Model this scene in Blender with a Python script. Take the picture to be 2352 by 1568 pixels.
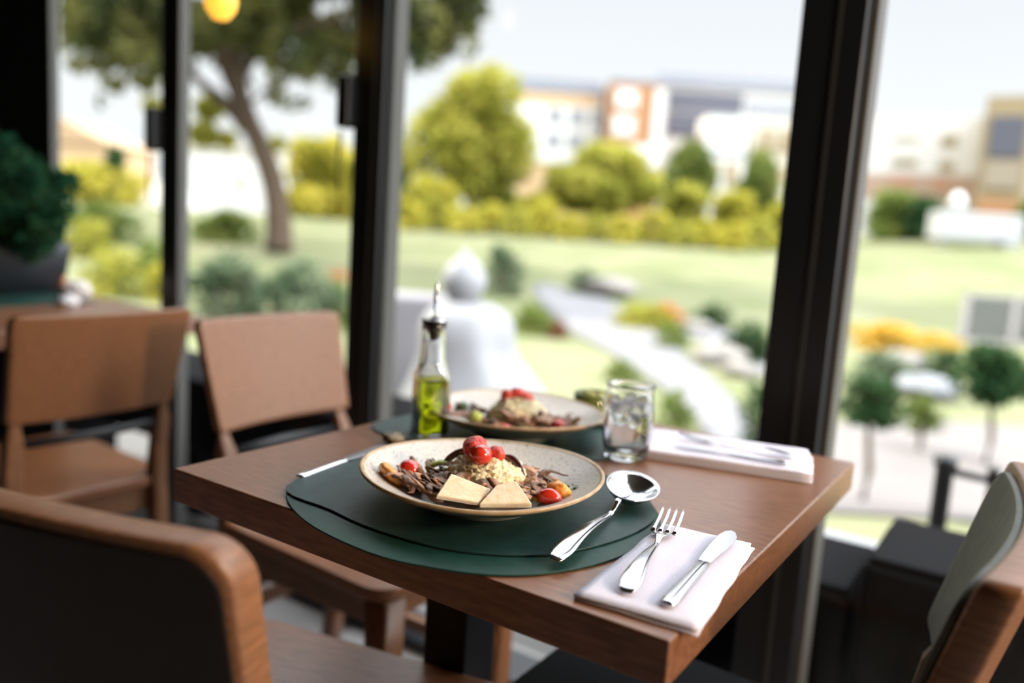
import bpy, bmesh, math, random
import numpy as np
from mathutils import Vector, Matrix, noise
for o in list(bpy.data.objects): bpy.data.objects.remove(o)
S = bpy.context.scene; C = S.collection
pi = math.pi
# ---------------------------------------------------------------- camera
CAM = Vector((0.20687, -0.55991, 1.05)); FPX = 1883.04
CR = Vector((0.83035117, 0.5536195, 0.06342236)); CU = Vector((-0.12806033, 0.07881552, 0.98862969)); CF = Vector((-0.542326, 0.82903171, -0.13634126))
cam = bpy.data.cameras.new('camera'); camo = bpy.data.objects.new('camera', cam); C.objects.link(camo); S.camera = camo
M = Matrix((CR, CU, -CF)).transposed().to_4x4(); M.translation = CAM; camo.matrix_world = M
cam.sensor_width = 36; cam.lens = 36 * FPX / 2352; cam.clip_start = 0.02; cam.clip_end = 600
cam.dof.use_dof = True; cam.dof.focus_distance = 0.80; cam.dof.aperture_fstop = 1.75; cam.dof.aperture_blades = 0
# ---------------------------------------------------------------- world, sun, exposure
S.view_settings.view_transform = 'Standard'; S.view_settings.look = 'None'; S.view_settings.gamma = 1
S.view_settings.exposure = 0.55; S.view_settings.use_curve_mapping = False
W = bpy.data.worlds.new('sky'); S.world = W; W.use_nodes = True
wn = W.node_tree.nodes; wl = W.node_tree.links; bg = wn['Background']
tc = wn.new('ShaderNodeTexCoord'); sp = wn.new('ShaderNodeSeparateXYZ'); rp = wn.new('ShaderNodeValToRGB')
wl.new(tc.outputs['Generated'], sp.inputs[0]); wl.new(sp.outputs['Z'], rp.inputs[0]); 
vd = wn.new('ShaderNodeVectorMath'); vd.operation = 'DOT_PRODUCT'; vd.inputs[1].default_value = (.97, .12, .22); wl.new(tc.outputs['Generated'], vd.inputs[0])
mx = wn.new('ShaderNodeMath'); mx.operation = 'MAXIMUM'; mx.inputs[1].default_value = 0; wl.new(vd.outputs['Value'], mx.inputs[0])
pw = wn.new('ShaderNodeMath'); pw.operation = 'POWER'; pw.inputs[1].default_value = 3; wl.new(mx.outputs[0], pw.inputs[0])
ml = wn.new('ShaderNodeMath'); ml.operation = 'MULTIPLY_ADD'; ml.inputs[1].default_value = 4.5; ml.inputs[2].default_value = 1; wl.new(pw.outputs[0], ml.inputs[0]); wl.new(ml.outputs[0], bg.inputs[1])
wl.new(rp.outputs[0], bg.inputs[0])
cr = rp.color_ramp; cr.elements[0].position = 0.0; cr.elements[0].color = (.64, .65, .70, 1)
cr.elements[1].position = 1.0; cr.elements[1].color = (3.4, 3.45, 3.7, 1)
e = cr.elements.new(.10); e.color = (.74, .74, .765, 1)
e = cr.elements.new(.27); e.color = (.65, .655, .70, 1)
e = cr.elements.new(.46); e.color = (1.9, 1.93, 2.05, 1)
sl = bpy.data.lights.new('sun', 'SUN'); sl.energy = 6.0; sl.angle = math.radians(3); sl.color = (1, .93, .78)
so = bpy.data.objects.new('sun', sl); C.objects.link(so)
so.rotation_euler = Vector((.80, .10, -.64)).to_track_quat('-Z', 'Y').to_euler()
# ---------------------------------------------------------------- geometry on calibrated rays
def ray(x, y): return CR * ((x - 1176) / FPX) - CU * ((y - 784) / FPX) + CF
def on(ax, x, y, v):
    d = ray(x, y); t = (v - CAM[ax]) / d[ax]; return CAM + d * t
def onz(x, y, z): return on(2, x, y, z)
def ony(x, y, Y): return on(1, x, y, Y)
def at(x, y, s): return CAM + ray(x, y) * s          # point at depth s (metres in front of the camera)
def gz(X, Y):
    s = X * -.547 + Y * .837
    t = min(max((s - 22) / 38, 0), 1); t = t * t * (3 - 2 * t)
    r = X * .837 + Y * .547; k = min(max((r - 16) / 14, 0), 1); k = k * k * (3 - 2 * k)
    return -1.0 + 1.95 * t + 1.45 * k * t
def G(x, y):
    d = ray(x, y); lo, hi = 1.0, 70.0
    for s in np.linspace(2, 90, 400):
        p = CAM + d * float(s)
        if p.z < gz(p.x, p.y): break
    return Vector((p.x, p.y, gz(p.x, p.y)))
# ---------------------------------------------------------------- materials
def mat(name, col, rough=.6, spec=.5, metal=0, trans=0, ior=1.45, bump=0, bscale=200, var=0, vscale=8, col2=None, stretch=None, coat=0, sheen=0, emit=None, estr=0, subsurf=0, detail=4):
    m = bpy.data.materials.new(name); m.use_nodes = True; n = m.node_tree.nodes; l = m.node_tree.links; b = n['Principled BSDF']
    b.inputs['Base Color'].default_value = (*col, 1); b.inputs['Roughness'].default_value = rough
    b.inputs['Specular IOR Level'].default_value = spec; b.inputs['Metallic'].default_value = metal
    b.inputs['Transmission Weight'].default_value = trans; b.inputs['IOR'].default_value = ior
    b.inputs['Coat Weight'].default_value = coat; b.inputs['Coat Roughness'].default_value = .15
    b.inputs['Sheen Weight'].default_value = sheen
    if subsurf: b.inputs['Subsurface Weight'].default_value = subsurf; b.inputs['Subsurface Scale'].default_value = .01
    if emit: b.inputs['Emission Color'].default_value = (*emit, 1); b.inputs['Emission Strength'].default_value = estr
    co = None
    if col2 or bump:
        t = n.new('ShaderNodeTexCoord'); mp = n.new('ShaderNodeMapping'); l.new(t.outputs['Object'], mp.inputs[0])
        if stretch: mp.inputs['Scale'].default_value = stretch
        co = mp.outputs[0]
    if col2:
        nz = n.new('ShaderNodeTexNoise'); nz.inputs['Scale'].default_value = vscale; nz.inputs['Detail'].default_value = detail; l.new(co, nz.inputs[0])
        r = n.new('ShaderNodeValToRGB'); r.color_ramp.elements[0].position = .36; r.color_ramp.elements[1].position = .64
        r.color_ramp.elements[0].color = (*col, 1); r.color_ramp.elements[1].color = (*col2, 1)
        l.new(nz.outputs[0], r.inputs[0]); l.new(r.outputs[0], b.inputs['Base Color'])
    if bump:
        nb = n.new('ShaderNodeTexNoise'); nb.inputs['Scale'].default_value = bscale; nb.inputs['Detail'].default_value = 3; l.new(co, nb.inputs[0])
        bm_ = n.new('ShaderNodeBump'); bm_.inputs['Strength'].default_value = bump; bm_.inputs['Distance'].default_value = .002
        l.new(nb.outputs[0], bm_.inputs['Height']); l.new(bm_.outputs[0], b.inputs['Normal'])
    return m
def wood(name, c1, c2, stretch, rough=.38, spec=.5, coat=0):
    return mat(name, c1, rough, spec, col2=c2, vscale=14, stretch=stretch, bump=.12, bscale=60, coat=coat, detail=8)
def leafmat(name, c1, c2, tr=.35, sc=1.2):
    m = bpy.data.materials.new(name); m.use_nodes = True; n = m.node_tree.nodes; l = m.node_tree.links
    n.remove(n['Principled BSDF']); out = n['Material Output']
    d = n.new('ShaderNodeBsdfDiffuse'); t = n.new('ShaderNodeBsdfTranslucent'); mx = n.new('ShaderNodeMixShader'); mx.inputs[0].default_value = tr
    tcn = n.new('ShaderNodeTexCoord'); nz = n.new('ShaderNodeTexNoise'); nz.inputs['Scale'].default_value = sc; l.new(tcn.outputs['Object'], nz.inputs[0])
    r = n.new('ShaderNodeValToRGB'); r.color_ramp.elements[0].position = .4; r.color_ramp.elements[1].position = .6
    r.color_ramp.elements[0].color = (*c1, 1); r.color_ramp.elements[1].color = (*c2, 1); l.new(nz.outputs[0], r.inputs[0])
    l.new(r.outputs[0], d.inputs[0]); l.new(r.outputs[0], t.inputs[0]); l.new(d.outputs[0], mx.inputs[1]); l.new(t.outputs[0], mx.inputs[2]); l.new(mx.outputs[0], out.inputs[0])
    return m
def glassmat(name, tint=(.97, .99, .98), g=.05):
    m = bpy.data.materials.new(name); m.use_nodes = True; n = m.node_tree.nodes; l = m.node_tree.links
    n.remove(n['Principled BSDF']); out = n['Material Output']
    t = n.new('ShaderNodeBsdfTransparent'); t.inputs[0].default_value = (*tint, 1)
    gl = n.new('ShaderNodeBsdfGlossy'); gl.inputs['Roughness'].default_value = .02
    lw = n.new('ShaderNodeLayerWeight'); lw.inputs[0].default_value = .5; mx = n.new('ShaderNodeMixShader')
    pw_ = n.new('ShaderNodeMath'); pw_.operation = 'POWER'; pw_.inputs[1].default_value = 4; l.new(lw.outputs['Facing'], pw_.inputs[0])
    mu = n.new('ShaderNodeMath'); mu.operation = 'MULTIPLY_ADD'; mu.inputs[1].default_value = .12; mu.inputs[2].default_value = .012; l.new(pw_.outputs[0], mu.inputs[0]); l.new(mu.outputs[0], mx.inputs[0]); l.new(t.outputs[0], mx.inputs[1]); l.new(gl.outputs[0], mx.inputs[2]); l.new(mx.outputs[0], out.inputs[0])
    return m
WT1, WT2 = (.140, .056, .026), (.225, .098, .048)
M_table = wood('walnut_table', WT1, WT2, (2.2, 14, 14), .30, .6)
M_chair = wood('chair_wood_x', (.155, .066, .028), (.235, .108, .050), (2, 16, 16), .36)
M_chairv = wood('chair_wood_z', (.14, .060, .026), (.215, .098, .046), (16, 16, 2), .36)
M_seat = wood('chair_seat_wood', (.19, .070, .028), (.29, .115, .050), (14, 2.5, 14), .30, .6)
M_black = mat('black_powder_coat', (.008, .009, .011), .42)
M_frame = mat('black_window_metal', (.008, .010, .013), .35, .4)
M_bead = mat('grey_metal_bead', (.075, .074, .070), .55, .2)
M_steel = mat('polished_steel', (.56, .55, .575), .13, metal=1)
M_green = mat('green_leather', (.009, .033, .031), .46, .4, col2=(.014, .046, .042), vscale=60, bump=.35, bscale=900)
M_green2 = mat('green_leather_dark', (.006, .036, .027), .48, .4, col2=(.010, .048, .037), vscale=60, bump=.3, bscale=900)
M_linen = mat('lilac_white_linen', (.66, .63, .72), .85, .2, col2=(.74, .71, .80), vscale=500, bump=.25, bscale=1500)
M_glass = mat('clear_glass', (1, 1, 1), .01, .5, trans=1, ior=1.45)
M_pane = glassmat('window_glass')
M_water = mat('water', (.98, .99, 1), .0, trans=1, ior=1.33)
M_ice = mat('ice', (1, 1, 1), .40, trans=.92, ior=1.31, bump=.4, bscale=60)
M_oil = mat('olive_oil', (.50, .58, .008), .03, trans=.94, ior=1.40)
M_plastic = mat('black_rubber', (.012, .012, .012), .4)
M_white = mat('white_stone', (.75, .75, .78), .6, col2=(.66, .66, .70), vscale=3)
M_olivepad = mat('olive_leather', (.055, .055, .035), .5, .5, col2=(.08, .08, .052), vscale=40, bump=.4, bscale=400)
M_blackpad = mat('black_leather', (.004, .004, .005), .75, .08)

def bowlmat():
    m = mat('speckled_stoneware', (.60, .56, .51), .28, .5); n = m.node_tree.nodes; l = m.node_tree.links; b = n['Principled BSDF']
    t = n.new('ShaderNodeTexCoord'); v = n.new('ShaderNodeTexNoise'); v.inputs['Scale'].default_value = 420; v.inputs['Detail'].default_value = 2; l.new(t.outputs['Object'], v.inputs[0])
    r = n.new('ShaderNodeValToRGB'); r.color_ramp.elements[0].position = .335; r.color_ramp.elements[1].position = .39
    r.color_ramp.elements[0].color = (.10, .075, .06, 1); r.color_ramp.elements[1].color = (.56, .51, .455, 1)
    l.new(v.outputs[0], r.inputs[0]); l.new(r.outputs[0], b.inputs['Base Color']); return m
M_bowl = bowlmat()
M_rim = mat('tan_glaze_rim', (.36, .235, .12), .3, col2=(.50, .36, .22), vscale=60)
M_bowlout = mat('grey_green_glaze', (.20, .23, .195), .3, col2=(.27, .29, .25), vscale=40)
# ---------------------------------------------------------------- object helpers
def link(o, parent=None, **kw):
    C.objects.link(o)
    if parent: o.parent = parent
    for k, v in kw.items(): o[k] = v
    return o
def obj(name, bm, m, parent=None, smooth=True, bevel=0, seg=2, sub=0, solid=0, **kw):
    me = bpy.data.meshes.new(name); bmesh.ops.recalc_face_normals(bm, faces=bm.faces); bm.to_mesh(me); bm.free()
    for mm in (m if isinstance(m, (list, tuple)) else [m]): me.materials.append(mm)
    o = bpy.data.objects.new(name, me)
    if smooth:
        for p in me.polygons: p.use_smooth = True
    if solid: x = o.modifiers.new('s', 'SOLIDIFY'); x.thickness = solid; x.offset = 0
    if bevel:
        x = o.modifiers.new('b', 'BEVEL'); x.width = bevel; x.segments = seg; x.limit_method = 'ANGLE'; x.angle_limit = .6; x.harden_normals = True
    if sub: x = o.modifiers.new('u', 'SUBSURF'); x.levels = x.render_levels = sub
    return link(o, parent, **kw)
def empty(name, loc, rz=0, parent=None, **kw):
    o = bpy.data.objects.new(name, None); o.empty_display_size = .05; o.location = loc; o.rotation_euler = (0, 0, rz); return link(o, parent, **kw)
def T(label, category, group=None, kind=None):
    d = dict(label=label, category=category)
    if group: d['group'] = group
    if kind: d['kind'] = kind
    return d
ST = dict(kind='structure')
def copytree(o, parent=None, **kw):
    c = o.copy(); link(c, parent, **kw)
    for ch in list(o.children): copytree(ch, c)
    return c
def box(bm, lo, hi, mi=0):
    vs = [bm.verts.new((x, y, z)) for x in (lo[0], hi[0]) for y in (lo[1], hi[1]) for z in (lo[2], hi[2])]
    for f in ((0, 1, 3, 2), (4, 6, 7, 5), (0, 4, 5, 1), (2, 3, 7, 6), (0, 2, 6, 4), (1, 5, 7, 3)):
        bm.faces.new([vs[i] for i in f]).material_index = mi
    return bm
def bx(lo, hi): return box(bmesh.new(), lo, hi)
def loft(bm, rings, closed=True, cap=True):
    R = [[bm.verts.new(p) for p in r] for r in rings]; n = len(R[0])
    for a, b in zip(R, R[1:]):
        for i in range(n if closed else n - 1):
            j = (i + 1) % n; bm.faces.new((a[i], a[j], b[j], b[i]))
    if cap and closed: bm.faces.new(R[0][::-1]); bm.faces.new(R[-1])
    return bm
def lathe(prof, seg=48, bm=None, c=(0, 0, 0), f=None):
    bm = bm or bmesh.new(); rings = []
    for r, z in prof:
        ring = []
        for i in range(seg):
            a = 2 * pi * i / seg; k = f(a, r, z) if f else (1, 0)
            ring.append((c[0] + r * k[0] * math.cos(a), c[1] + r * k[0] * math.sin(a), c[2] + z + k[1]))
        rings.append(ring)
    return loft(bm, rings, cap=False)
def tube(pts, rad, seg=8, bm=None, flat=(1, 1), upv=Vector((0, 0, 1)), cap=True):
    bm = bm or bmesh.new(); pts = [Vector(p) for p in pts]; rings = []
    for i, p in enumerate(pts):
        t = (pts[min(i + 1, len(pts) - 1)] - pts[max(i - 1, 0)]).normalized()
        u = t.cross(upv);
        if u.length < 1e-3: u = t.cross(Vector((1, 0, 0)))
        u.normalize(); v = u.cross(t).normalized()
        r = rad[i] if isinstance(rad, (list, tuple)) else rad
        rings.append([p + u * (math.cos(2 * pi * k / seg) * r * flat[0]) + v * (math.sin(2 * pi * k / seg) * r * flat[1]) for k in range(seg)])
    return loft(bm, rings, cap=cap)
def prism(poly, z0, z1, bm=None):
    bm = bm or bmesh.new(); return loft(bm, [[(x, y, z0) for x, y in poly], [(x, y, z1) for x, y in poly]])
def smoothpoly(P, n=6, closed=True):
    P = [Vector(p) for p in P]; out = []; N = len(P)
    for i in range(N if closed else N - 1):
        if closed: a, b, c, d = P[(i - 1) % N], P[i], P[(i + 1) % N], P[(i + 2) % N]
        else: a, b, c, d = P[max(i - 1, 0)], P[i], P[i + 1], P[min(i + 2, N - 1)]
        for k in range(n):
            t = k / n; out.append(.5 * ((2 * b) + (c - a) * t + (2 * a - 5 * b + 4 * c - d) * t * t + (3 * b - a - 3 * c + d) * t ** 3))
    if not closed: out.append(P[-1])
    return out
def blob(r, amp=.2, freq=1.5, seed=0, sub=3, sc=(1, 1, 1), c=(0, 0, 0), bm=None, fine=0, ff=8):
    b2 = bmesh.new(); bmesh.ops.create_icosphere(b2, subdivisions=sub, radius=1)
    for v in b2.verts:
        k = 1 + amp * noise.noise(v.co * freq + Vector((seed * 7.3, seed, -seed * 3.1)))
        if fine: k += fine * noise.noise(v.co * ff + Vector((seed, 3, seed)))
        v.co = Vector((v.co.x * sc[0], v.co.y * sc[1], v.co.z * sc[2])) * (r * k) + Vector(c)
    if bm is None: return b2
    me = bpy.data.meshes.new('t'); b2.to_mesh(me); bm.from_mesh(me); b2.free(); bpy.data.meshes.remove(me); return bm
def leaves(name, clumps, n, size, m, parent=None, seed=1, core=None, aspect=1.6, **kw):
    """clumps: (x,y,z,rx,rz); n leaves in all, real little leaf blades"""
    rg = np.random.default_rng(seed); cl = np.array(clumps, float); w = (cl[:, 3] ** 2 * cl[:, 4]); w /= w.sum()
    k = rg.choice(len(cl), n, p=w); d = rg.normal(size=(n, 3)); d /= np.linalg.norm(d, axis=1)[:, None]
    rr = rg.uniform(.25, 1, n) ** .5; c = cl[k, :3] + d * rr[:, None] * np.stack([cl[k, 3], cl[k, 3], cl[k, 4]], 1)
    a = rg.normal(size=(n, 3)); a /= np.linalg.norm(a, axis=1)[:, None]; b = np.cross(a, d + rg.normal(size=(n, 3)) * .7); b /= np.linalg.norm(b, axis=1)[:, None]
    s = size * rg.uniform(.6, 1.3, n)[:, None]
    V = np.stack([c - a * s * aspect * .5, c + b * s * .35 + d * s * .1, c + a * s * aspect * .5, c - b * s * .35 + d * s * .1], 1).reshape(-1, 3)
    F = np.arange(4 * n).reshape(-1, 4)
    me = bpy.data.meshes.new(name); me.from_pydata(V.tolist(), [], F.tolist()); me.materials.append(m)
    return link(bpy.data.objects.new(name, me), parent, **kw)
rnd = random.Random(5)
# ================================================================ ROOM
WY = .92
mf = mat('grey_floor_tiles', (.30, .28, .27), .5, col2=(.36, .34, .33), vscale=3)
_n = mf.node_tree.nodes; _l = mf.node_tree.links; _b = _n['Principled BSDF']
_t = _n.new('ShaderNodeTexCoord'); _k = _n.new('ShaderNodeTexBrick'); _k.offset = 0; _k.inputs['Scale'].default_value = 1.0
_k.inputs['Brick Width'].default_value = .6; _k.inputs['Row Height'].default_value = .6; _k.inputs['Mortar Size'].default_value = .006
_k.inputs['Color1'].default_value = (.25, .235, .225, 1); _k.inputs['Color2'].default_value = (.21, .20, .195, 1); _k.inputs['Mortar'].default_value = (.08, .08, .08, 1)
_l.new(_t.outputs['Object'], _k.inputs[0]); _l.new(_k.outputs[0], _b.inputs['Base Color'])
obj('floor', bx((-5, -4.5, -.1), (6.0, WY + .2, 0)), mf, smooth=False, **ST)
M_wall = mat('dark_wall_paint', (.018, .018, .019), .8)
M_ceil = mat('dark_ceiling', (.025, .024, .023), .8)
obj('ceiling', bx((-5, -4.5, 3.1), (6.0, WY + .2, 3.3)), M_ceil, smooth=False, **ST)
obj('wall_back', bx((-5, -4.6, 0), (6.0, -4.5, 3.1)), M_wall, smooth=False, **ST)
obj('wall_left', bx((-5.1, -4.5, 0), (-5, WY + .15, 3.1)), M_wall, smooth=False, **ST)
obj('wall_front', bx((-5.0, WY, 0), (-2.745, WY + .03, 3.1)), M_frame, smooth=False, **ST)
obj('wall_right', bx((6.0, -4.5, 0), (6.1, WY + .14, 3.1)), M_wall, smooth=False, **ST)
# window posts (dark front, grey glazing bead on the side facing right)
def post(name, x0, x1, dep=.14, groove=None, bead=(.03, .075), hz=None, hx=None):
    bm = bx((x0, WY, 0), (x1, WY + dep, 3.1))
    o = obj(name, bm, M_frame, smooth=False, bevel=.004, **ST)
    if bead: obj('glazing_bead', bx((x1, WY + bead[0], .05), (x1 + .012, WY + bead[1], 3.05)), M_bead, o, smooth=False, bevel=.002)
    if groove: obj('joint_strip', bx((groove, WY - .004, .03), (groove + .006, WY + .002, 3.08)), mat('dark_grey_strip', (.03, .033, .036), .35), o, smooth=False)
    if hz:
        b = bx((x0 - .018, WY - .045, hz - .062), (x0 + .022, WY + .0, hz + .062))
        h = obj('door_handle', b, M_frame, o, bevel=.008)
        obj('pull_cord', tube([(x0 - .012, WY - .03, hz - .07), (x0 - .016, WY - .03, hz - .14), (x0 - .014, WY - .028, hz - .21)], .0035, 6), M_frame, h)
    return o
post('trim_1', -2.745, -2.671, dep=.03, bead=(.0, .03))
post('trim_2', -2.045, -1.967, dep=.035, bead=(.0, .035), hz=1.27)
post('trim_3', -1.262, -1.168, dep=.066, bead=(.018, .066), groove=-1.20, hz=1.325)
post('trim_4', -.214, -.107, dep=.155, bead=(.03, .095), groove=-.152)
post('trim_5', 1.05, 1.15); post('trim_6', 2.3, 2.4); post('trim_7', 3.6, 3.7); post('trim_10', 4.85, 4.95); post('trim_11', 5.9, 6.0)
obj('trim_8', bx((-2.7, WY + .002, 0), (6.0, WY + .13, .034)), M_frame, smooth=False, bevel=.004, **ST)
obj('trim_9', bx((-2.7, WY + .01, 3.02), (6.0, WY + .13, 3.1)), M_frame, smooth=False, **ST)
for i, (a, b) in enumerate(((-2.659, -2.045), (-1.955, -1.262), (-1.156, -.214), (-.107, 1.05), (1.15, 2.3), (2.4, 3.6), (3.7, 4.85), (4.95, 5.9))):
    obj('window_%d' % (i + 1), bx((a, WY + (.016 if i < 3 else .115), .035), (b, WY + (.024 if i < 3 else .123), 3.02)), M_pane, smooth=False, **ST)
# ================================================================ TABLE
TW, TD, TZ, TH = .617, .671, .75, .040
t = empty('dining_table', (-.31, .335, 0), **T('square dark wood table in front, laid with two bowls and cutlery', 'table'))
def rel(o, p): return tuple(Vector(p) - Vector(o.location))
b = bx((-.307, -.335, TZ - TH), (.310, .336, TZ)); obj('tabletop', b, M_table, t, smooth=False, bevel=.0025)
cx, cy = -.115, -.015
obj('pedestal', bx((cx - .036, cy - .036, .02), (cx + .036, cy + .036, TZ - TH - .008)), M_black, t, smooth=False, bevel=.004)
obj('mounting_plate', bx((cx - .13, cy - .13, TZ - TH - .009), (cx + .13, cy + .13, TZ - TH - .001)), M_black, t, smooth=False)
obj('base', bx((cx - .2, cy - .2, 0), (cx + .2, cy + .2, .022)), M_black, t, smooth=False, bevel=.006)

# ================================================================ CHAIRS   (local: front = +x)
def chair_meshes():
    P = {}
    def rsq(x, y, z, wx, wy, r=.006):
        out = []
        for sx, sy, a0 in ((1, 1, 0), (-1, 1, pi / 2), (-1, -1, pi), (1, -1, 1.5 * pi)):
            for k in range(4):
                a = a0 + pi / 2 * k / 3; out.append((x + sx * (wx / 2 - r) + r * math.cos(a), y + sy * (wy / 2 - r) + r * math.sin(a), z))
        return out
    # rear leg: splays back below, leans back above the seat
    prof = [(0, -.265), (.15, -.245), (.30, -.232), (.44, -.225), (.52, -.232), (.58, -.242), (.612, -.250), (.66, -.262)]
    P['rear'] = lambda s: loft(bmesh.new(), [rsq(x, s * (.160 - .004 * min(z / .6, 1)), z, .040 if z < .5 else (.030 if z < .60 else .010), .034 if z < .60 else .024) for z, x in prof])
    P['front'] = lambda s: loft(bmesh.new(), [rsq(.205 + .0 * z, s * .176, z, .046 + .012 * z, .046 + .012 * z) for z in (0, .15, .30, .425)])
    return P, rsq
CP, rsq = chair_meshes()
def slab(yh, z0, z1, xf, bulge, th, n=20, m=10, r=.035, top=.0):
    """curved backrest plate: rounded corners, th thick, bulging back in the middle"""
    pts = []
    for sx, sz, a0 in ((1, 1, 0), (-1, 1, pi / 2), (-1, -1, pi), (1, -1, 1.5 * pi)):
        rr = r if sz > 0 else r * .5
        for k in range(7):
            a = a0 + pi / 2 * k / 6
            pts.append([sx * (yh - rr) + rr * math.cos(a), ((z1 - rr) if sz > 0 else (z0 + rr)) + rr * math.sin(a)])
    # resample straight top and bottom
    out = []
    for i, p in enumerate(pts):
        q = pts[(i + 1) % len(pts)]; d = math.hypot(q[0] - p[0], q[1] - p[1]); k = max(1, int(d / .03))
        for j in range(k): out.append((p[0] + (q[0] - p[0]) * j / k, p[1] + (q[1] - p[1]) * j / k))
    zc = (z0 + z1) / 2; bm = bmesh.new(); rings = []
    def put(y, z, off):
        zz = (z - z0) / (z1 - z0); yy = y * (.93 + .07 * zz)
        return (xf(z) - bulge * (1 - (y / yh) ** 2) + off, yy, z)
    for off, shr in ((-th / 2, .94), (-th / 2, .99), (-th / 2 + th * .12, 1), (th / 2 - th * .12, 1), (th / 2, .99), (th / 2, .94)):
        rings.append([put(y * shr, zc + (z - zc) * shr, off) for y, z in out])
    R = [[bm.verts.new(p) for p in r_] for r_ in rings]; N = len(out)
    for a, b_ in zip(R, R[1:]):
        for i in range(N): bm.faces.new((a[i], a[(i + 1) % N], b_[(i + 1) % N], b_[i]))
    for ring, off in ((R[0], -th / 2), (R[-1], th / 2)):       # curved faces: concentric rings
        prev = ring
        for s_ in (.8, .6, .4, .2):
            cur = [bm.verts.new(put(y * s_ * .94, zc + (z - zc) * s_ * .94, off)) for y, z in out]
            for i in range(N): bm.faces.new((prev[i], prev[(i + 1) % N], cur[(i + 1) % N], cur[i]))
            prev = cur
        bm.faces.new(prev)
    return bm
XF = lambda z: -.225 - max(0, z - .46) * .26
def make_chair(label, group='wooden dining chairs', z1=.835, pad=None, seatm=None, bulge=.022, th=.022, smat=None, yh=.186, r=.016):
    o = empty('dining_chair', (0, 0, 0), **T(label, 'chair', group)); 
    poly = [(.225 - .0, 0)]
    pts = []
    for sx, sy, a0, hw in ((1, 1, 0, .215), (-1, 1, pi / 2, .19), (-1, -1, pi, .19), (1, -1, 1.5 * pi, .215)):
        for k in range(6):
            a = a0 + pi / 2 * k / 5; pts.append((sx * (.235 - .045) + .045 * math.cos(a), sy * (hw - .045) + .045 * math.sin(a)))
    obj('seat', prism(pts, .428, .452), seatm or M_seat, o, bevel=.006, seg=3)
    bm = bmesh.new()
    for lo, hi in (((.180, -.165, .37), (.20, .165, .428)), ((-.22, -.15, .37), (-.20, .15, .428)), ((-.21, -.185, .37), (.19, -.167, .428)), ((-.21, .167, .37), (.19, .185, .428))): box(bm, lo, hi)
    obj('seat_frame', bm, M_chair, o, smooth=False, bevel=.003)
    for s in (-1, 1):
        obj('leg', CP['front'](s), M_chairv, o, bevel=0); obj('leg', CP['rear'](s), M_chairv, o)
    obj('stretcher', bx((.19, -.18, .20), (.215, .18, .235)), M_chair, o, smooth=False, bevel=.003)
    obj('stretcher', bx((-.24, -.165, .24), (-.215, .165, .275)), M_chair, o, smooth=False, bevel=.003)
    for s in (-1, 1): obj('side_rail', bx((-.235, s * .176 - .01, .155), (.20, s * .176 + .01, .185)), M_chair, o, smooth=False, bevel=.003)
    obj('back_rail', tube([(-.243, -.168, .575), (-.258, 0, .575), (-.243, .168, .575)], .009, 8), M_black, o, label='thin dark rail below the backrest')
    bk = obj('backrest', slab(yh, z1 - .215, z1, lambda z: XF(z) + .02, bulge, th, r=r), smat or M_chair, o)
    if pad: obj('back_pad', slab(yh - .008, z1 - .21, z1 - .008, lambda z: XF(z) + .02 + th / 2 + .003, bulge, .008), pad, bk, label='olive leather pad')
    return o
ch2 = make_chair('wooden chair at the left end of the front table, back half hidden behind the tabletop')
ch2.location = (-.865, .605, 0); ch2.rotation_euler.z = math.radians(0)
ch1 = copytree(ch2); ch1['label'] = 'wooden chair at the planter table, its reddish seat seen below the backrest'
ch1.location = (-1.66, .355, 0); ch1.rotation_euler.z = math.radians(180)
ch3 = make_chair('nearest wooden chair with a rounded tan rim, dark back towards the viewer', z1=.835, bulge=.02, th=.030, yh=.205, r=.032)
M_backshade = mat('dark_brown_back_shade', (.012, .008, .007), .55, .3)  # shade on the wooden outer back, put into the colour of a thin sheet
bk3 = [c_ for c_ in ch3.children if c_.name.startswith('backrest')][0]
obj('back_shade', slab(.197, .628, .826, lambda z: XF(z) + .02 - .015 - .0012, .02, .003, r=.028), M_backshade, bk3, label='near black sheet standing in for shade on the outer backrest')
ch4 = make_chair('wooden chair at the right frame edge with an olive leather inner back', pad=M_olivepad, seatm=M_blackpad, z1=.82, bulge=.024, th=.030, yh=.222, r=.012)
a3 = math.radians(101.4); f3 = Vector((math.cos(a3), math.sin(a3), 0)); ch3.rotation_euler.z = a3
ch3.location = Vector((-.414, -.262, 0)) + f3 * .30
ch4.rotation_euler.z = math.radians(180); ch4.location = (-.096, .329, 0)
ch6 = None
# ================================================================ TABLE SETTING
def xy(pts, z=.755): return [tuple(onz(x, y, z)[:2]) for x, y in pts]
LM = [(-.461, .032), (-.378, -.017), (-.277, -.032), (-.212, -.018), (-.165, .005), (-.130, .043), (-.104, .103), (-.096, .174), (-.108, .231), (-.150, .292), (-.21, .335), (-.31, .345), (-.42, .30), (-.486, .21), (-.492, .11)]
UM = [(-.467, .037), (-.378, .017), (-.311, .008), (-.238, .014), (-.186, .038), (-.147, .076), (-.124, .130), (-.113, .191), (-.120, .243), (-.16, .300), (-.225, .335), (-.32, .335), (-.43, .29), (-.488, .19)]
def mat_obj(name, pts, z, m, c, th=.0022, sharp=False, **kw):
    P = [Vector((x - c[0], y - c[1])) for x, y in pts]
    Q = smoothpoly(P, 5) if not sharp else P
    o = obj(name, prism([tuple(q) for q in Q], 0, th), m, bevel=.0006, seg=1, smooth=False, **kw); o.location = (c[0], c[1], z); return o
mat_obj('placemat', LM, TZ + .0005, M_green2, (-.28, .15), **T('lower green leather placemat overhanging the front table edge', 'placemat', 'green leather placemats'))
mat_obj('placemat', UM, TZ + .0032, M_green, (-.28, .15), sharp=False, **T('upper green leather placemat directly under the front bowl', 'placemat', 'green leather placemats'))
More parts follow.
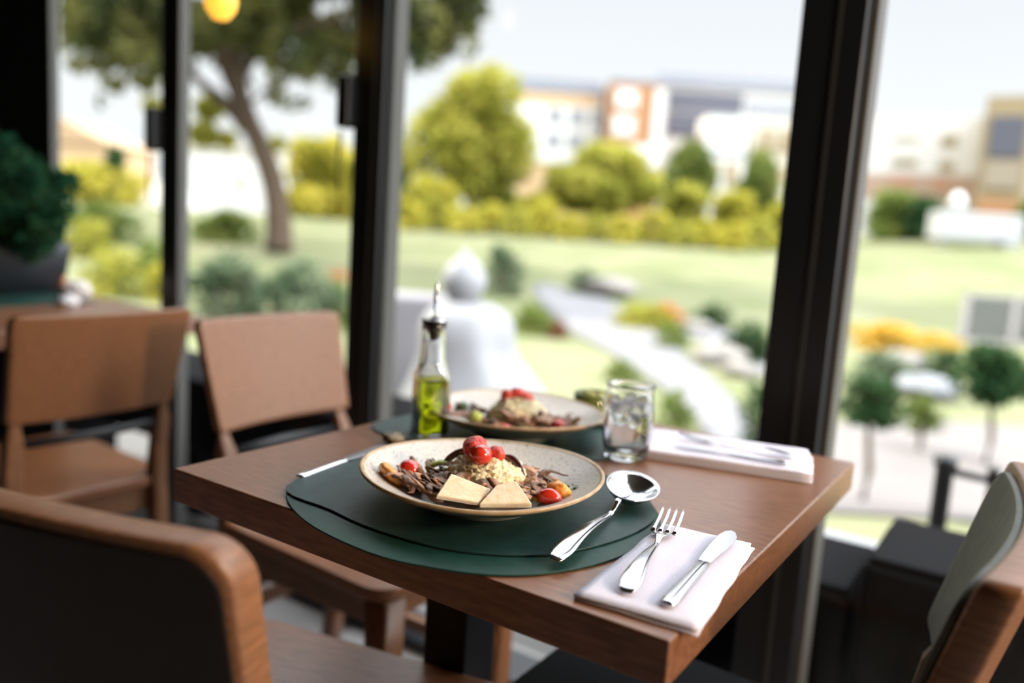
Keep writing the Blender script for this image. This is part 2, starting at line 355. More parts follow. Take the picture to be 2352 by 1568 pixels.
BM1 = [(-.606, .335), (-.585, .30), (-.541, .288), (-.45, .30), (-.36, .345), (-.30, .372), (-.262, .408), (-.262, .46), (-.29, .53), (-.35, .585), (-.44, .60), (-.54, .55), (-.60, .45)]
mat_obj('placemat', BM1, TZ + .0005, M_green, (-.43, .44), **T('green leather placemat under the rear bowl', 'placemat', 'green leather placemats'))
# ---- bowls
def make_bowl(label, name='bowl'):
    o = empty(name, (0, 0, 0), **T(label, 'bowl', 'speckled stoneware bowls'))
    wob = lambda a, r, z: (1 + (.008 * math.sin(2 * a + .6) + .006 * math.sin(3 * a)) * (r / .13) ** 2, .0022 * math.sin(2 * a + 1.2) * (r / .13) ** 3)
    ins = [(.0005, .0085), (.03, .0083), (.055, .0095), (.070, .0135), (.088, .0195), (.105, .0265), (.118, .0322), (.1255, .0360)]
    obj('well', lathe(ins, 72, f=wob), M_bowl, o)
    rim = [(.1255, .0360), (.1275, .0375), (.1296, .0378), (.1308, .0365), (.1304, .0345), (.1290, .0332)]
    obj('rim', lathe(rim, 72, f=wob), M_rim, o, label='tan glazed rim')
    out = [(.1290, .0332), (.118, .0272), (.100, .0190), (.082, .0125), (.066, .0075), (.060, .0055), (.0595, .0), (.0570, .0), (.0560, .0035), (.0005, .0035)]
    obj('underside', lathe(out, 72, f=wob), M_bowlout, o, label='grey green glazed underside')
    return o
B1 = Vector((-.281, .144, TZ + .0055)); B2 = Vector((-.428, .434, TZ + .003))
bo1 = make_bowl('speckled bowl of beef and rice in front, on the doubled placemats'); bo1.location = B1; bo1.rotation_euler.z = .5
bo2 = copytree(bo1); bo2['label'] = 'speckled bowl of beef and rice at the back, behind the oil bottle'; bo2.location = B2; bo2.scale = (.99, .99, .99)
bo2.rotation_euler.z = 2.1
# ---- food
M_rice = mat('pale_couscous', (.92, .74, .42), .6, col2=(.98, .88, .62), vscale=180, bump=1, bscale=700, subsurf=.1)
M_tom = mat('tomato_red', (.50, .012, .010), .16, .6, col2=(.66, .04, .016), vscale=60, coat=.6, subsurf=.15)
M_tomc = mat('cut_tomato', (.50, .018, .014), .25, .5, col2=(.66, .075, .045), vscale=160, bump=.8, bscale=300)
M_beef = mat('braised_beef', (.20, .078, .032), .42, .3, col2=(.46, .26, .15), vscale=110, bump=.8, bscale=260, coat=.12)
M_beef2 = mat('dark_braised_beef', (.075, .030, .014), .38, .3, col2=(.21, .10, .052), vscale=110, bump=.8, bscale=260, coat=.2)
M_cheese = mat('pale_cheese', (.88, .68, .44), .5, col2=(.95, .80, .60), vscale=160, bump=.2, bscale=300, subsurf=.2)
M_crust = mat('golden_cheese_edge', (.62, .40, .20), .5)
M_orange = mat('orange_segment', (.80, .28, .03), .3, .5, col2=(.85, .38, .08), vscale=120, bump=.5, bscale=300, coat=.3, subsurf=.2)
M_corn = mat('yellow_corn', (.80, .58, .06), .3, coat=.3)
M_celery = mat('pale_green_celery', (.42, .48, .06), .4, col2=(.55, .60, .16), vscale=100)
M_herb = mat('green_herb', (.02, .07, .02), .5, col2=(.05, .13, .03), vscale=200)
M_skin = mat('aubergine_skin', (.05, .008, .006), .25, coat=.5)
def bz(x, y):                      # height of the bowl's inside above its base
    r = math.hypot(x, y); P = [(0, .0083), (.055, .0095), (.070, .0135), (.088, .0195), (.105, .0265), (.118, .0322), (.14, .043)]
    for (a, za), (b_, zb) in zip(P, P[1:]):
        if r <= b_: return za + (zb - za) * (r - a) / (b_ - a)
    return P[-1][1]
cF = Vector((-.547, .837, 0)); cRt = Vector((.837, .547, 0))      # away from the viewer, to the viewer's right
def tomato(loc, r, label, grp, seed=0, cut=False, sc=(1, 1, .85), rot=(0, 0, 0)):
    bm = blob(r, .10 if not cut else .22, 1.6, seed, 3, sc, fine=.05 if cut else 0, ff=5)
    o = obj('cherry_tomato', bm, M_tomc if cut else M_tom, **T(label, 'tomato', grp)); o.location = loc; o.rotation_euler = rot; return o
def strip(base, k, L, w, dark, lab, grp, zoff, ang, rg):
    """one ribbon of meat, folded over itself"""
    d = Vector((math.cos(ang), math.sin(ang), 0)); pts = []
    n = 9; h = rg.uniform(.002, .006); ph = rg.uniform(0, 6)
    sd = Vector((-d.y, d.x, 0))
    for i in range(n):
        u = i / (n - 1) - .5
        p = Vector(base[:2] + (0,)) + d * (u * L) + sd * (.006 * math.sin(ph + u * 6))
        p.z = bz(p.x, p.y) + zoff + h * math.sin(ph + u * 6) + .003
        pts.append(p)
    bm = tube(pts, [w * (.55 + .45 * math.sin(pi * i / (n - 1))) for i in range(n)], 8, flat=(1, .30), upv=Vector((rg.uniform(-.5, .5), rg.uniform(-.5, .5), 1)))
    return bm
def fill_bowl(B, which, seed):
    rg = random.Random(seed); W = 'front' if which == 1 else 'rear'
    def loc(r_, f_, z_=0): return cRt * r_ + cF * f_ + Vector((0, 0, z_))
    # rice mound
    bm = bmesh.new(); b2 = bmesh.new()
    mc = loc(.004, .010)
    bmesh.ops.create_icosphere(bm, subdivisions=6, radius=1)
    for v in bm.verts:
        nrm = v.co.copy(); k = 1 + .12 * noise.noise(nrm * 2.2 + Vector((seed, 0, 0))) + .06 * noise.noise(nrm * 9 + Vector((seed, 2, 0))) + .07 * noise.noise(nrm * 20) + .05 * noise.noise(nrm * 42)
        v.co = Vector((nrm.x * .048 * k, nrm.y * .046 * k, max(nrm.z, -.25) * .040 * k + .012)) + mc
    o = obj('rice_mound', bm, M_rice, **T('pale couscous mound heaped in the %s bowl' % W, 'rice', kind='stuff')); o.location = B
    # meat strips in a ring around the mound
    n = 0
    spots = []
    for k in range(84 if which == 1 else 40):
        side = rg.choice((-1, -1, 1, 1, 0)); 
        if side == -1: r_, f_ = rg.uniform(-.082, -.030), rg.uniform(-.045, .022)
        elif side == 1: r_, f_ = rg.uniform(.015, .080), rg.uniform(-.040, .020)
        else: r_, f_ = rg.uniform(-.03, .05), rg.uniform(-.050, -.028)
        spots.append((r_, f_, side))
    spots.sort(key=lambda s: math.hypot(s[0], s[1]), reverse=True)
    for k, (r_, f_, side) in enumerate(spots):
        p = loc(r_, f_); rad = math.hypot(r_, f_)
        zo = max(0, .022 - .27 * max(rad - .025, 0)) * rg.uniform(.3, 1.25)
        bm = strip((p.x, p.y), k, rg.uniform(.026, .048), (rg.uniform(.0040, .0075) if side != 0 else rg.uniform(.007, .0105)), False, '', '', zo, rg.uniform(0, pi), rg)
        mt = M_beef2 if (side == -1 and rg.random() < .4) or rg.random() < .15 else M_beef
        where = {-1: 'left of', 1: 'right of', 0: 'in front of'}[side]
        o = obj('beef_strip', bm, mt, **T('glossy brown braised beef strip %s the rice in the %s bowl' % (where, W), 'beef', 'beef strips %s the rice, %s bowl' % (where, W))); o.location = B
    zt = .052
    if which == 1:
        tom = [(-.010, .004, .050, .0135, 1, 'topmost bumpy cut red tomato crowning the front rice mound'), (-.002, -.010, .046, .0125, 0, 'glossy red tomato in front of the crown of the front rice mound'), (.014, .000, .0455, .0095, 1, 'small red tomato right in the crown of the front rice mound')]
        for r_, f_, z_, R_, c_, lb in tom:
            tomato(B + loc(r_, f_, z_ + .009), R_, lb, 'tomatoes crowning the front mound', int(r_ * 1000), c_)
        p = loc(-.080, .012); tomato(B + p + Vector((0, 0, bz(p.x, p.y) + .010)), .0125, 'whole red cherry tomato on the left side of the front bowl', 'loose tomatoes in the front bowl', 3)
        p = loc(.071, -.047); tomato(B + p + Vector((0, 0, bz(p.x, p.y) + .0075)), .0105, 'shiny oval red tomato at the right front inside the front bowl', 'loose tomatoes in the front bowl', 4, sc=(1.25, .9, .8), rot=(0, 0, .4))
        p = loc(-.096, -.022)
        bm = tube(smoothpoly([loc(-.103, -.004, 0), loc(-.100, -.016, .003), loc(-.092, -.026, .003), loc(-.083, -.033, 0)], 4, False), [.004, .006, .008, .0085, .008, .0075, .0078, .008, .0085, .008, .006, .005, .004], 10)
        for v in bm.verts: v.co.z += bz(v.co.x, v.co.y) + .004; v.co += Vector((1, 1, .6)) * .0012 * noise.noise(v.co * 300)
        o = obj('orange_piece', bm, M_orange, **T('curved orange fruit segment at the left rim of the front bowl', 'fruit')); o.location = B
        p = loc(.082, -.030); bm = blob(.0115, .3, 2, 8, 3, (1.1, .85, .8), fine=.08)
        o = obj('orange_piece', bm, M_orange, **T('orange fruit chunk behind the oval tomato in the front bowl', 'fruit')); o.location = B + p + Vector((0, 0, bz(p.x, p.y) + .008))
        for k, (r_, f_) in enumerate(((.062, -.030), (.066, -.036), (.071, -.027), (.058, -.038), (.074, -.033), (.060, -.020))):
            p = loc(r_, f_); o = obj('corn_kernel', blob(.0042, .25, 2, k, 2, (1, 1, .8)), M_corn, **T('yellow corn bit near the orange chunk in the front bowl', 'corn', 'corn bits in the front bowl')); o.location = B + p + Vector((0, 0, bz(p.x, p.y) + .004 + .002 * (k % 2)))
        # two cheese slices
        def slice_(poly, label):
            bm = bmesh.new(); f0 = [Vector(B) * 0 + p for p in poly]
            nrm = (f0[1] - f0[0]).cross(f0[2] - f0[0]).normalized()
            if nrm.dot(CAM - B) < 0: nrm = -nrm
            loft(bm, [[p - nrm * .007 for p in f0], f0])
            for v in bm.verts: v.co += nrm * .0006 * noise.noise(v.co * 90)
            o = obj('cheese_slice', bm, M_cheese, smooth=False, bevel=.0015, **T(label, 'cheese', 'cheese slices in the front bowl')); o.location = B
        def pp(x, y, f_):         # point seen at (x,y) on the upright plane standing f_ behind the bowl centre
            d = ray(x, y); q = B + cF * f_; t_ = (q - CAM).dot(cF) / d.dot(cF); return CAM + d * t_ - B
        slice_([pp(1002, 1138, -.080), pp(1036, 1086, -.058), pp(1128, 1122, -.064), pp(1098, 1154, -.084)], 'left pale cheese slice leaning at the front of the front bowl')
        slice_([pp(1100, 1156, -.087), pp(1140, 1112, -.066), pp(1186, 1103, -.062), pp(1222, 1156, -.083)], 'right pale cheese slice with the slanted top in the front bowl')
        for r0, f0, r1, f1, z_ in ((-.063, .014, -.035, .020, .022),):
            a_, b_ = loc(r0, f0, z_ + .006), loc(r1, f1, z_ + .014)
            o = obj('celery_stick', tube([a_, (a_ + b_) / 2 + Vector((0, 0, .003)), b_], [.004, .005, .004], 8, flat=(1, .6)), M_celery, **T('pale green celery piece on the left slope of the front mound', 'celery')); o.location = B
        sk = tube(smoothpoly([loc(.022, .010, .050), loc(.034, .006, .044), loc(.046, -.002, .032)], 4, False), [.001, .003, .005, .006, .006, .006, .005, .003, .001], 8, flat=(.5, 1))
        o = obj('aubergine_strip', sk, M_skin, **T('dark red brown vegetable strip on the right slope of the front mound', 'vegetable')); o.location = B
        sk = tube(smoothpoly([loc(-.044, .018, .034), loc(-.030, .020, .046), loc(-.014, .014, .053)], 4, False), [.001, .003, .004, .004, .004, .004, .004, .003, .001], 8, flat=(.5, 1))
        o = obj('mushroom_strip', sk, M_beef2, **T('dark mushroom strip on the left slope of the front mound', 'vegetable')); o.location = B
        hs = [(-.055, .030, 1), (.086, -.012, 0), (.098, -.016, 1), (.095, -.010, 0), (.060, .012, 0)]
        for k, (r_, f_, big) in enumerate(hs):
            p = loc(r_, f_); bm = bmesh.new()
            for j in range(9 if big else 5):
                a_ = rg.uniform(0, 6.28); L = rg.uniform(.003, .006); q = Vector((rg.uniform(-.004, .004), rg.uniform(-.004, .004), rg.uniform(0, .003)))
                loft(bm, [[q + Vector((math.cos(a_) * L * u + math.cos(a_ + 1.57) * w_, math.sin(a_) * L * u + math.sin(a_ + 1.57) * w_, .001 * u + z__)) for w_, z__ in ((-.0012 * (1 - abs(2 * u - 1) + .1), 0), (0, .0005), (.0012 * (1 - abs(2 * u - 1) + .1), 0))] for u in (0, .5, 1)], cap=True)
            zz = bz(p.x, p.y) + (.02 if k == 0 else .0008)
            o = obj('herb_sprig', bm, M_herb, **T('chopped green herb scattered inside the front bowl', 'herb', 'chopped herbs in the front bowl')); o.location = B + p + Vector((0, 0, zz))
    else:
        for r_, f_, z_, R_, lb in ((-.014, .010, .052, .011, 'left red tomato crowning the rear rice mound'), (0, .012, .055, .012, 'middle red tomato crowning the rear rice mound'), (.013, .006, .051, .011, 'right red tomato crowning the rear rice mound')):
            tomato(B + loc(r_, f_, z_), R_, lb, 'tomatoes crowning the rear mound', int(r_ * 900) + 5, 1)
        for r_, f_, R_, lb in ((-.105, -.012, .011, 'red tomato at the left of the rear bowl beside the bottle'), (.062, -.032, .0125, 'red tomato at the right front of the rear bowl'), (-.014, -.062, .009, 'dark red tomato at the front middle of the rear bowl')):
            p = loc(r_, f_); tomato(B + p + Vector((0, 0, bz(p.x, p.y) + .007)), R_, lb, 'loose tomatoes in the rear bowl', int(r_ * 900) + 5, R_ > .01)
        for k, (r_, f_) in enumerate(((-.030, -.062), (-.036, -.058), (-.025, -.057), (-.042, -.060))):
            p = loc(r_, f_); o = obj('corn_kernel', blob(.0042, .25, 2, k, 2, (1, 1, .8)), M_corn, **T('yellow corn bit at the front of the rear bowl', 'corn', 'corn bits in the rear bowl')); o.location = B + p + Vector((0, 0, bz(p.x, p.y) + .004))
        p = loc(-.058, -.030); o = obj('celery_stick', blob(.008, .3, 2, 3, 3, (1.3, 1, 1)), M_celery, **T('green celery chunk left of the rear rice mound', 'celery')); o.location = B + p + Vector((0, 0, bz(p.x, p.y) + .014))
        p = loc(-.082, .030); o = obj('herb_sprig', blob(.009, .5, 3, 3, 3, (1.2, 1, .7)), M_herb, **T('dark green herb leaf at the back left of the rear bowl', 'herb')); o.location = B + p + Vector((0, 0, bz(p.x, p.y) + .008))
fill_bowl(B1, 1, 11); fill_bowl(B2, 2, 23)

# ---- napkins
def napkin(name, c, rz, lx, ly, layers, th, label, skew=0):
    o = empty(name, (c[0], c[1], TZ + .0004), rz, **T(label, 'napkin', 'folded white napkins'))
    for k in range(layers):
        n1, n2 = 14, 20; ox, oy = (-.004 * k, .003 * k)
        def zf(x, y): return th * k + .0009 * noise.noise(Vector((x * 28, y * 22, k * 3.0)))
        bm = bmesh.new(); g = []
        for i in range(n1 + 1):
            row = []
            for j in range(n2 + 1):
                u, v = i / n1 - .5, j / n2 - .5
                x, y = u * lx * (1 - skew * v), v * ly
                x += ox * (v + .5) + .0015 * noise.noise(Vector((y * 30, k, 0))); y += oy * (u + .5)
                e_ = min(1, (1 - max(abs(u), abs(v)) * 2) * 12); row.append((x, y, zf(x, y) + th * .1 * e_, e_))
            g.append(row)
        top = [[bm.verts.new((x, y, z + th * (.55 + .4 * e_ ** .5))) for x, y, z, e_ in r] for r in g]
        bot = [[bm.verts.new((x, y, max(0, th * k - .0002))) for x, y, z, e_ in r] for r in g]
        for i in range(n1):
            for j in range(n2):
                bm.faces.new((top[i][j], top[i + 1][j], top[i + 1][j + 1], top[i][j + 1])); bm.faces.new((bot[i][j], bot[i][j + 1], bot[i + 1][j + 1], bot[i + 1][j]))
        for i in range(n1):
            for j in (0, n2): bm.faces.new((top[i][j], bot[i][j], bot[i + 1][j], top[i + 1][j]))
        for j in range(n2):
            for i in (0, n1): bm.faces.new((top[i][j], top[i][j + 1], bot[i][j + 1], bot[i][j]))
        obj('cloth_fold', bm, M_linen, o)
    return o
napkin('napkin', (-.046, .122), math.radians(4), .098, .212, 2, .0028, 'folded white napkin at the front table corner under fork and knife', skew=.15)
napkin('napkin', (-.150, .548), math.radians(13.5), .235, .135, 3, .0042, 'thick folded white napkin at the far right table edge beside the glass')
# ---- cutlery.  local: x = length, tip at +x
def ribbon(prof, th=.0016, curve=None):
    """prof: (x, half width, z, crown)"""
    bm = bmesh.new(); rings = []
    for x, w, z, c in prof:
        rings.append([(x, -w, z), (x, -w * .6, z + c * .8), (x, 0, z + c), (x, w * .6, z + c * .8), (x, w, z), (x, w * .6, z + c * .8 - th), (x, 0, z + c - th), (x, -w * .6, z + c * .8 - th)])
    return loft(bm, rings)
def handle(L, z0=.0, arch=.006, w0=.0105, n=14, neck=.0030):
    pr = []
    for i in range(n + 1):
        u = i / n; x = L * u
        w = w0 * (.55 + .45 * math.sin(min(u * 9, pi / 2))) if u < .18 else w0 + (neck - w0) * ((u - .18) / .82) ** .7
        pr.append((x, w, z0 + arch * math.sin(pi * u ** .8) * .8 + (.0012 if u < .1 else 0), .0012 + .0012 * u))
    return pr
def spoon(label, name='spoon'):
    o = empty(name, (0, 0, 0), **T(label, 'spoon'))
    obj('handle', ribbon(handle(.130, .004, .010, .0095) + [(.138, .003, .0150, .002), (.1462, .0042, .0160, .001)], .0022), M_steel, o, sub=1)
    bm = bmesh.new(); R = []
    for k in range(12):
        s = 1 - k / 12.0; R.append([(.180 + .0355 * s * math.cos(2 * pi * i / 40), .0235 * s * math.sin(2 * pi * i / 40) * (1 + .10 * math.cos(2 * pi * i / 40)), 0) for i in range(40)])
    R = [[(x, y * 1.06, .0165 * ((1 - k / 12.0) ** 2.0) + .0012 + .055 * (x - .150)) for x, y, z in r] for k, r in enumerate(R)]
    v = [[bm.verts.new(p) for p in r] for r in R]
    for a, b_ in zip(v, v[1:]):
        for i in range(40): bm.faces.new((a[i], a[(i + 1) % 40], b_[(i + 1) % 40], b_[i]))
    bm.faces.new(v[-1])
    obj('spoon_bowl', bm, M_steel, o, solid=.0013)
    return o
def fork(label):
    o = empty('fork', (0, 0, 0), **T(label, 'fork'))
    obj('handle', ribbon(handle(.125, .0, .011, .0115) + [(.133, .0035, .0065, .0015), (.142, .009, .0045, .001), (.150, .0125, .003, .0005), (.155, .0127, .0028, .0003)], .0022), M_steel, o, sub=1)
    for k in range(4):
        y = (k - 1.5) * .0073
        obj('tine', ribbon([(.153, .0024, .0028, .0002), (.165, .0019, .0036, .0002), (.185, .0017, .0062, .0002), (.200, .0013, .0105, .0001), (.205, .0005, .0122, 0)], .0017), M_steel, o)
    for ch, k in zip([c for c in o.children if c.name.startswith('tine')], range(4)): ch.location.y = (k - 1.5) * .0070
    return o
def knife(label):
    o = empty('knife', (0, 0, 0), **T(label, 'knife'))
    obj('handle', ribbon([(0, .004, .002, .004), (.004, .0095, .002, .005), (.02, .010, .002, .0055), (.06, .0082, .002, .0050), (.10, .0070, .002, .0045), (.112, .0068, .002, .0035)], .0035), M_steel, o, sub=1)
    pts = [(.110, -.0062), (.125, -.0068), (.15, -.0090), (.175, -.0105), (.195, -.0095), (.208, -.0045), (.2115, .001), (.205, .0060), (.19, .0088), (.16, .0088), (.13, .0075), (.110, .0062)]
    obj('blade', prism(pts, .0036, .0048), mat('satin_steel', (.62, .61, .64), .28, metal=1), o, smooth=False, bevel=.0004, seg=1)
    return o
def lay(o, a, b, z0, z1, L, roll=0):
    a = Vector(a); b = Vector(b); d = b - a; o.location = (a.x, a.y, z0); ang = math.atan2(d.y, d.x); o.rotation_euler = (roll, -math.atan2(z1 - z0, L), ang); s = d.length / L; o.scale = (s, s, s)
NT = TZ + .0004 + 2 * .0028 + .0014
lay(spoon('large polished soup spoon resting on the right side of the front placemat'), (-.134, .049), (-.165, .297), TZ + .0040, TZ + .0042, .2155, math.radians(12))
lay(fork('polished steel fork on the front napkin, left of the knife'), (-.055, .035), (-.098, .238), NT, NT, .205)
lay(knife('polished steel table knife on the front napkin, right of the fork'), (-.020, .036), (-.034, .238), NT - .0005, NT - .0005, .2115)
NT2 = TZ + .0004 + 3 * .0042 + .0016
f2 = fork('steel fork on the rear napkin, nearest the window'); lay(f2, tuple(onz(1828, 1052, NT2)[:2]), tuple(onz(1560, 1006, NT2)[:2]), NT2, NT2, .205)
k2 = knife('steel knife on the rear napkin, nearer the viewer'); lay(k2, tuple(onz(1812, 1068, NT2)[:2]), tuple(onz(1548, 1024, NT2)[:2]), NT2, NT2, .2115)
lh = knife('steel knife handle sticking out left of the front bowl'); lay(lh, tuple(onz(684, 1094, TZ + .006)[:2]), tuple(onz(860, 1034, TZ + .006)[:2]), TZ + .0030, TZ + .0045, .18)
# ---- glass of ice water
g = onz(1441, 1060, TZ); GX, GY = g.x - .012, g.y + .018
o = empty('water_glass', (GX, GY, TZ + .0003), **T('tumbler of iced water standing on the bare wood beside the rear placemat', 'glass'))
prof = [(.0005, 0), (.026, 0), (.0285, .001), (.030, .006), (.0325, .02), (.0345, .045), (.0345, .065), (.0325, .085), (.0315, .096), (.0325, .0985), (.0335, .1000), (.0330, .1018), (.0318, .1022), (.0305, .1012), (.0295, .0975), (.0302, .085), (.0322, .065), (.0322, .045), (.0300, .022), (.0270, .0125), (.020, .0105), (.0005, .0100)]
obj('tumbler', lathe(prof, 64), M_glass, o)
wp = [(.0005, .0103), (.0200, .0108), (.0268, .0128), (.0297, .0222), (.0319, .045), (.0319, .065), (.0309, .078), (.0005, .078)]
wv = lathe(wp, 48); obj('water', wv, M_water, o)
for k, (x, y, z, s_) in enumerate(((-.010, -.006, .064, .0085), (.010, .004, .068, .009), (-.004, .013, .072, .008), (.003, -.014, .075, .0085), (-.013, .006, .052, .0075), (.012, -.010, .055, .008), (.000, .002, .083, .0085), (.014, .012, .080, .0065), (-.015, -.010, .080, .0065))):
    bm = blob(s_ * 1.25, .35, 1.7, k, 2, (1, 1, .8)); i_ = obj('ice_cube', bm, M_ice, o); i_.location = (x, y, z); i_.rotation_euler = (k * 1.1, k * .7, k * .5)
# ---- oil bottle
BX, BY = -.513, .339
o = empty('oil_bottle', (BX, BY, TZ + .0003), math.radians(57), **T('square glass bottle half full of green olive oil with a steel pourer', 'bottle'))
def rs(hw, z, r, n=6):
    out = []
    for sx, sy, a0 in ((1, 1, 0), (-1, 1, pi / 2), (-1, -1, pi), (1, -1, 1.5 * pi)):
        for k in range(n):
            a = a0 + pi / 2 * k / (n - 1); out.append((sx * (hw - r) + r * math.cos(a), sy * (hw - r) + r * math.sin(a), z))
    return out
ow = [(.0205, 0, .004), (.0228, .002, .006), (.0228, .080, .006), (.0222, .088, .008), (.0200, .097, .013), (.0185, .106, .0172), (.0172, .117, .0170), (.0166, .132, .0165), (.0164, .150, .0163), (.0172, .153, .0171), (.0172, .159, .0171), (.0163, .1610, .0162)]
iw = [(.0138, .1608, .0137), (.0140, .150, .0139), (.0143, .130, .0142), (.0150, .115, .0149), (.0162, .105, .0156), (.0178, .0965, .0125), (.0200, .088, .007), (.0206, .080, .0045), (.0206, .006, .0045), (.018, .0045, .004)]
bm = bmesh.new(); loft(bm, [rs(a, z, r) for a, z, r in ow + iw]); obj('glass_body', bm, M_glass, o)
bm = bmesh.new(); loft(bm, [rs(a, z, r) for a, z, r in [(.017, .0050, .004), (.0203, .0062, .0045), (.0203, .078, .0045), (.0203, .082, .0045)]]); obj('olive_oil', bm, M_oil, o)
st = lathe([(.0005, .136), (.004, .137), (.0065, .140), (.0085, .150), (.0136, .152), (.0138, .1612), (.0172, .1616), (.0178, .1640), (.0160, .1655), (.0085, .1645), (.0075, .168), (.0040, .170), (.0005, .170)], 32)
pr = obj('stopper', st, M_plastic, o)
obj('collar', lathe([(.0088, .1648), (.0180, .1645), (.0184, .1660), (.0090, .1668)], 32), M_steel, pr)
obj('spout', tube([(0, 0, .165), (0, 0, .185), (.0003, 0, .200), (.0012, 0, .2135), (.0022, 0, .2190)], [.0042, .0036, .0032, .0028, .0012], 12), M_steel, o)
o2 = obj('air_vent', tube([(-.0, .0150, .133), (0, .0152, .140), (0, .0145, .147)], .0022, 8), M_steel, o, label='small side knob on the neck')
# ---- olive dish behind the rear bowl, and a small trinket
j = Vector((-.386, .590, TZ + .003))
o = empty('olive_dish', j, **T('small glass dish of green olives beside the rear bowl', 'dish')); o.scale = (1.25, 1.25, 1.15)
M_olglass = mat('green_glass', (.35, .40, .10), .05, trans=.7)
obj('saucer', lathe([(.0005, 0), (.022, 0), (.036, .005), (.038, .0065), (.036, .0068), (.022, .0025), (.0005, .0022)], 40), mat('yellow_green_glaze', (.28, .32, .05), .3), o)
obj('cup', lathe([(.0005, .003), (.018, .003), (.021, .010), (.0235, .040), (.0225, .0405), (.0195, .011), (.0005, .006)], 40), M_olglass, o)
M_olive = mat('green_olive', (.30, .29, .03), .3, col2=(.46, .42, .07), vscale=50, coat=.3)
for k in range(11):
    a = k * 2.4; r_ = .0135 if k < 10 else 0; zz = .014 + .0125 * (k // 4)
    q = obj('green_olive', blob(.0090, .06, 1, k, 2, (1, 1, 1.2)), M_olive, **T('green olive in the small glass dish beside the rear bowl', 'olive', 'olives in the glass dish')); q.location = j + Vector((r_ * math.cos(a), r_ * math.sin(a), zz)); q.rotation_euler = (k, k * .5, 0)
bl = onz(903, 1006, TZ + .008)
obj('dried_flower_bud', blob(.012, .5, 3, 4, 3, (1.3, 1, .6), fine=.2), mat('tarnished_brass_brown', (.10, .075, .045), .4, col2=(.35, .27, .17), vscale=150), **T('small knobbly brown piece on the table behind the front bowl rim', 'ornament')).location = (bl.x, bl.y, TZ + .0075)

# ================================================================ LEFT: neighbouring table, planter, lamp
t2 = empty('dining_table', (-2.35, .52, 0), **T('neighbouring wooden table at the left window holding a dark planter', 'table'))
obj('tabletop', bx((-.55, -.30, .71), (.62, .36, .75)), M_table, t2, smooth=False, bevel=.003)
obj('pedestal', bx((-.04, -.04, .02), (.04, .04, .70)), M_black, t2, smooth=False); obj('base', bx((-.2, -.2, 0), (.2, .2, .022)), M_black, t2, smooth=False, bevel=.005)
obj('placemat', prism([(-2.80, .50), (-2.16, .50), (-2.18, .80), (-2.80, .83)], .7505, .753), M_green2, smooth=False, **T('green leather placemat on the neighbouring table by the planter', 'placemat'))
pc = Vector((-2.60, .70, .7535))
o = empty('potted_plant', pc, **T('dark box planter with a bushy deep green plant on the neighbouring table', 'plant'))
bm = bmesh.new(); loft(bm, [rs(.15, 0, .01), rs(.165, .13, .01), rs(.165, .16, .01), rs(.150, .16, .01), rs(.148, .13, .01)]); obj('planter_box', bm, mat('dark_slate', (.018, .021, .028), .5), o)
cl = []
rg = random.Random(9)
for k in range(26):
    a = rg.uniform(0, 6.28); r_ = rg.uniform(.0, .20); h_ = rg.uniform(.17, .52 - r_ * .9); cl.append((r_ * math.cos(a) - .02, r_ * math.sin(a), h_, rg.uniform(.05, .085), rg.uniform(.05, .085)))
cl += [(.30, .0, .22, .06, .05), (.34, .02, .28, .05, .04), (.20, .02, .17, .07, .06), (.25, -.02, .24, .05, .05), (.17, -.08, .24, .07, .07), (-.12, -.05, .42, .07, .11), (-.12, -.05, .56, .05, .09)]
leaves('foliage', cl, 3600, .030, leafmat('deep_green_leaf', (0.01, 0.042, 0.022), (0.035, 0.09, 0.04), .3, 9), o, 3, aspect=2.2)
for k in range(7):
    a = k * .9; obj('stem', tube([(0, 0, .12), (.05 * math.cos(a), .05 * math.sin(a), .25), (.11 * math.cos(a), .11 * math.sin(a), .40)], .004, 6), M_herb, o)
q = onz(232, 688, .752); 
o = obj('glass_votive', blob(.042, .25, 2.2, 5, 4, (1, 1, .75), fine=.12), mat('frosted_white_glass', (.7, .66, .64), .3, col2=(.45, .40, .38), vscale=40), **T('rounded pale knobbly jar on the neighbouring table beside the planter', 'jar')); o.location = (q.x, .77, .781)
o = obj('crumpled_napkin', blob(.026, .4, 2.2, 9, 3, (1.3, 1, .6)), M_white, **T('small white crumpled cloth in front of the pale jar', 'napkin')); o.location = (-2.13, .69, .764)
o = obj('orange_bottle', lathe([(.0005, 0), (.014, 0), (.014, .045), (.006, .055), (.006, .065), (.0005, .065)], 20), mat('orange_plastic', (.6, .18, .06), .4), **T('little orange bottle between planter and pale jar', 'bottle')); o.location = (-2.29, .76, .7532)
lp = ony(507, 12, .70)
o = empty('pendant_lamp', (lp.x, lp.y, 3.1), **T('glowing amber pendant bulb hanging at the top left', 'lamp'))
dz = lp.z - 3.1
obj('cord', tube([(0, 0, 0), (0, 0, dz + .13)], .003, 6), M_black, o)
obj('socket', lathe([(.0005, dz + .13), (.016, dz + .125), (.018, dz + .075), (.0005, dz + .070)], 20), M_black, o)
obj('bulb', lathe([(.0005, dz - .035), (.018, dz - .030), (.033, dz - .010), (.037, dz + .010), (.032, dz + .035), (.020, dz + .06), (.014, dz + .075)], 28), mat('amber_bulb', (1, .6, .1), .3, emit=(1, .46, .045), estr=.95), o)
